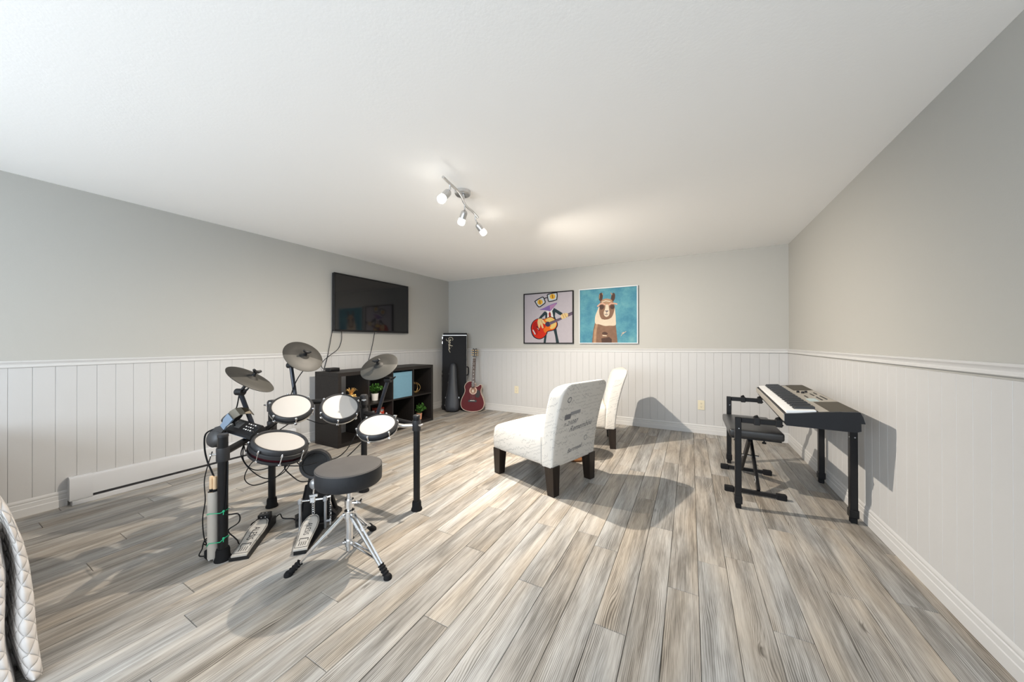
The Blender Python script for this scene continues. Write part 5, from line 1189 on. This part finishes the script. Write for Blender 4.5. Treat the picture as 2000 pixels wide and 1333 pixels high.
# ------------------------------------------------------------------ drum throne
def throne():
    x, y = SEAT.x, SEAT.y; t = thing('drum_throne', 'round dark grey padded drum throne on a chrome tripod', 'stool', (x, y, 0))
    W = lambda mb, n, m, p=None, s=40: mb.build(n, m, p or t, s, world=True)
    R = .156; zt = .484; T = Matrix.Translation((x, y, 0))
    b = MB(); b.lathe([(.001, zt - .088), (R * .96, zt - .088), (R, zt - .080), (R * 1.008, zt - .045), (R, zt - .014), (R * .985, zt - .006)], 56, T); so = W(b, 'seat_cushion', M_VINYL)
    c = MB(); c.lathe([(.001, zt + .001), (R * .6, zt - .0005), (R * .90, zt - .002), (R * .975, zt - .005), (R * .992, zt - .010), (R * .95, zt - .012), (.001, zt - .012)], 56, T); W(c, 'seat_top', M_SUEDE, so)
    p = MB(); p.tube([(x + R * .992 * math.cos(a * .1122), y + R * .992 * math.sin(a * .1122), zt - .009) for a in range(56)], .0028, 6, closed=True); W(p, 'piping', M_SUEDE, so)
    q = MB(); q.cyl((x, y, .05), (x, y, .25), .0175, n=18); W(q, 'lower_tube', M_CHROME)
    q = MB(); q.cyl((x, y, .24), (x, y, .398), .0130, n=16); W(q, 'post', M_CHROME)
    for (z, h, r) in ((.286, .040, .0215), (.232, .036, .0245), (.088, .030, .0235)):
        k = MB(); k.cyl((x, y, z - h / 2), (x, y, z + h / 2), r, n=18); W(k, 'collar', M_CHROME)
    k = MB(); k.tube([(x + .02, y + .005, .290), (x + .05, y + .02, .292)], .006, 8); k.tube([(x + .048, y + .006, .302), (x + .052, y + .022, .292), (x + .048, y + .036, .302)], [.005, .008, .005], 8); W(k, 'wing_screw', M_CHROME)
    for (fx, fy) in ((-1.686, .892), (-1.262, 1.098), (-1.655, 1.335)):
        F = Vector((fx, fy, 0)); r = Vector((fx - x, fy - y, 0)); L = r.length; r.normalize(); s = Vector((-r.y, r.x, 0))
        top = Vector((x, y, .230)) + r * .024; low = Vector((x, y, .088)) + r * .024; foot = F + Vector((0, 0, .028)) - r * .02
        o = None
        for sd in (-1, 1):
            a = MB(); e = s * .011 * sd; P0, P1 = top + e, foot + e * .6; dv = (P1 - P0); M = Matrix.Translation((P0 + P1) / 2) @ dv.to_track_quat('Z', 'X').to_matrix().to_4x4()
            a.tube([P0, P1], .0062, 6); lg = W(a, 'leg', M_CHROME); o = o or lg
        j = foot.lerp(top, .22); bch = MB()
        for sd in (-1, 1): bch.tube([low + s * .009 * sd, j + s * .009 * sd], .005, 6)
        W(bch, 'strut', M_CHROME, o)
        cb = MB(); cb.sphere(top, .011, 8, 6); cb.sphere(low, .010, 8, 6); W(cb, 'rivet', M_STEEL, o)
        f = MB(); d = (F - top).normalized(); pts = []; rad = []
        for i in range(11): pts.append(foot - d * .030 + (F + r * .012 - foot + d * .030) * (i / 10)); rad.append(.0125 if i % 2 else .0165)
        pts[-1].z = .012; f.tube(pts, rad, 12); f.lathe([(.001, 0), (.019, 0), (.019, .010), (.012, .020), (.001, .022)], 14, Matrix.Translation(F + r * .006)); W(f, 'rubber_foot', M_RUBBER, o)
throne()

# ------------------------------------------------------------------ bed corner with quilt at the lower left
def bed():
    t = thing('bed', 'bed under a pale quilted coverlet at the lower left corner of the picture', 'bed', (-2.85, -.8, 0))
    m = MB(); m.box((-2.90, -.90, .40), (1.56, 1.84, .36), bev=.05, seg=3); m.build('mattress', mat('mattress_white', (.72, .70, .67), .9), t, 40, world=True)
    b = MB(); b.box((-2.90, -.90, .12), (1.54, 1.82, .20), bev=.02); b.build('bed_base', mat('bed_base_brown', (.035, .022, .018), .7), t, world=True)
    # coverlet: edge line with gathered folds at the corner, lofted from the top edge to the hem
    m = bpy.data.materials.new('quilted_cotton'); m.use_nodes = True; N = m.node_tree.nodes; L = m.node_tree.links; bs = N['Principled BSDF']
    bs.inputs['Base Color'].default_value = (.66, .625, .60, 1); bs.inputs['Roughness'].default_value = .9; bs.inputs['Specular IOR Level'].default_value = .15
    uv = N.new('ShaderNodeUVMap'); sp = N.new('ShaderNodeSeparateXYZ'); L.new(uv.outputs[0], sp.inputs[0])
    nz = N.new('ShaderNodeTexNoise'); nz.inputs['Scale'].default_value = 14; L.new(uv.outputs[0], nz.inputs['Vector'])
    w1 = math_node(N, L, 'ADD', sp.outputs[0], math_node(N, L, 'MULTIPLY_ADD', nz.outputs['Fac'], .03, -.015)); w2 = math_node(N, L, 'ADD', sp.outputs[1], math_node(N, L, 'MULTIPLY_ADD', nz.outputs['Fac'], .03, -.015))
    def ridge(a, b_, per):
        v = math_node(N, L, 'MULTIPLY', math_node(N, L, 'ADD', a, b_), 1 / per); return math_node(N, L, 'POWER', math_node(N, L, 'ABSOLUTE', math_node(N, L, 'SINE', math_node(N, L, 'MULTIPLY', v, math.pi))), .35)
    hgt = math_node(N, L, 'MULTIPLY', ridge(w1, w2, .052), ridge(w1, math_node(N, L, 'MULTIPLY', w2, -1.0), .052))
    bp = N.new('ShaderNodeBump'); bp.inputs['Strength'].default_value = .9; bp.inputs['Distance'].default_value = .008; L.new(hgt, bp.inputs['Height']); L.new(bp.outputs['Normal'], bs.inputs['Normal'])
    YS = [(.640, .140), (.614, .163), (.559, .181), (.509, .193), (.428, .210), (.353, .220), (.243, .227), (.123, .229), (.012, .236)]
    def ys(z):
        for (z0, y0), (z1, y1) in zip(YS, YS[1:]):
            if z >= z1: return y0 + (y1 - y0) * max(0., min(1., (z0 - z) / (z0 - z1)))
        return YS[-1][1]
    def row(z):
        y = ys(z); g = max(0., min(1., (.54 - z) / .12)); k = max(0., min(1., (.640 - z) / .10)) ** .5       # g: depth of the gathered fold, k: edge rounding
        w = .030 + .012 * g + .008 * math.sin(z * 11); X = -2.075 + .075 * k + .11 * max(0., (.45 - z) / .45) ** 1.6
        P = [(X - .02, -1.8), (X, -1.2), (X + .01, -.6), (X, -.2), (X + .005, y - w - .09), (X + .010 * g, y - w - .035), (X - .002, y - w - .012), (X - .105 * g, y - w), (X - .012 * g, y - w + .010), (X + .004 + .010 * g, y - w * .45), (X - .016, y - .001),
             (X - .10, y - .004), (X - .30, y - .012 * g), (X - .65, y + .004), (X - 1.05, y - .014 * g), (-3.68, y)]
        return [Vector((p.x, p.y, z + .004 * math.sin(p.y * 40 + z * 9))) for p in spline([(a_, b_, 0) for a_, b_ in P], 8)]
    rows = []
    for s_ in (1., .6, .3, .12):
        rows.append([Vector((p.x + (max(-3.5, min(-2.35, p.x)) - p.x) * s_, p.y + (max(-1.7, min(-.15, p.y)) - p.y) * s_, .640 + .012 * math.sin(s_ * 1.5))) for p in row(.640)])
    ss = [.636, .628, .615] + [.60 - .588 * j / 28 for j in range(29)]
    rows.append(row(.640)); rows += [row(z) for z in ss]; n = len(rows[0]); q = MB(); V = [p for r_ in rows for p in r_]; Fc = []
    for j in range(len(rows) - 1):
        for i in range(n - 1): Fc.append((j * n + i, j * n + i + 1, (j + 1) * n + i + 1, (j + 1) * n + i))
    B = row(.2); ss = [-.35, -.2, -.1, -.04, 0.] + [(.64 - z) / .55 for z in ss]
    q.add(V, Fc); o = q.build('coverlet', m, t, 80, world=True)
    uvl = o.data.uv_layers.new(name='UVMap'); R0 = ROOTM[t]
    ln = [0.]
    for i in range(1, n): ln.append(ln[-1] + (B[i] - B[i - 1]).length)
    vmap = {}
    for j in range(len(ss)):
        for i in range(n): vmap[tuple(round(c, 4) for c in (R0.inverted() @ V[j * n + i]))] = (ln[i], ss[j] * .55)
    for lp in o.data.loops:
        k = tuple(round(c, 4) for c in o.data.vertices[lp.vertex_index].co); uvl.data[lp.index].uv = vmap.get(k, (0, 0))
    sd = o.modifiers.new('thickness', 'SOLIDIFY'); sd.thickness = .012; sd.offset = -1
bed()
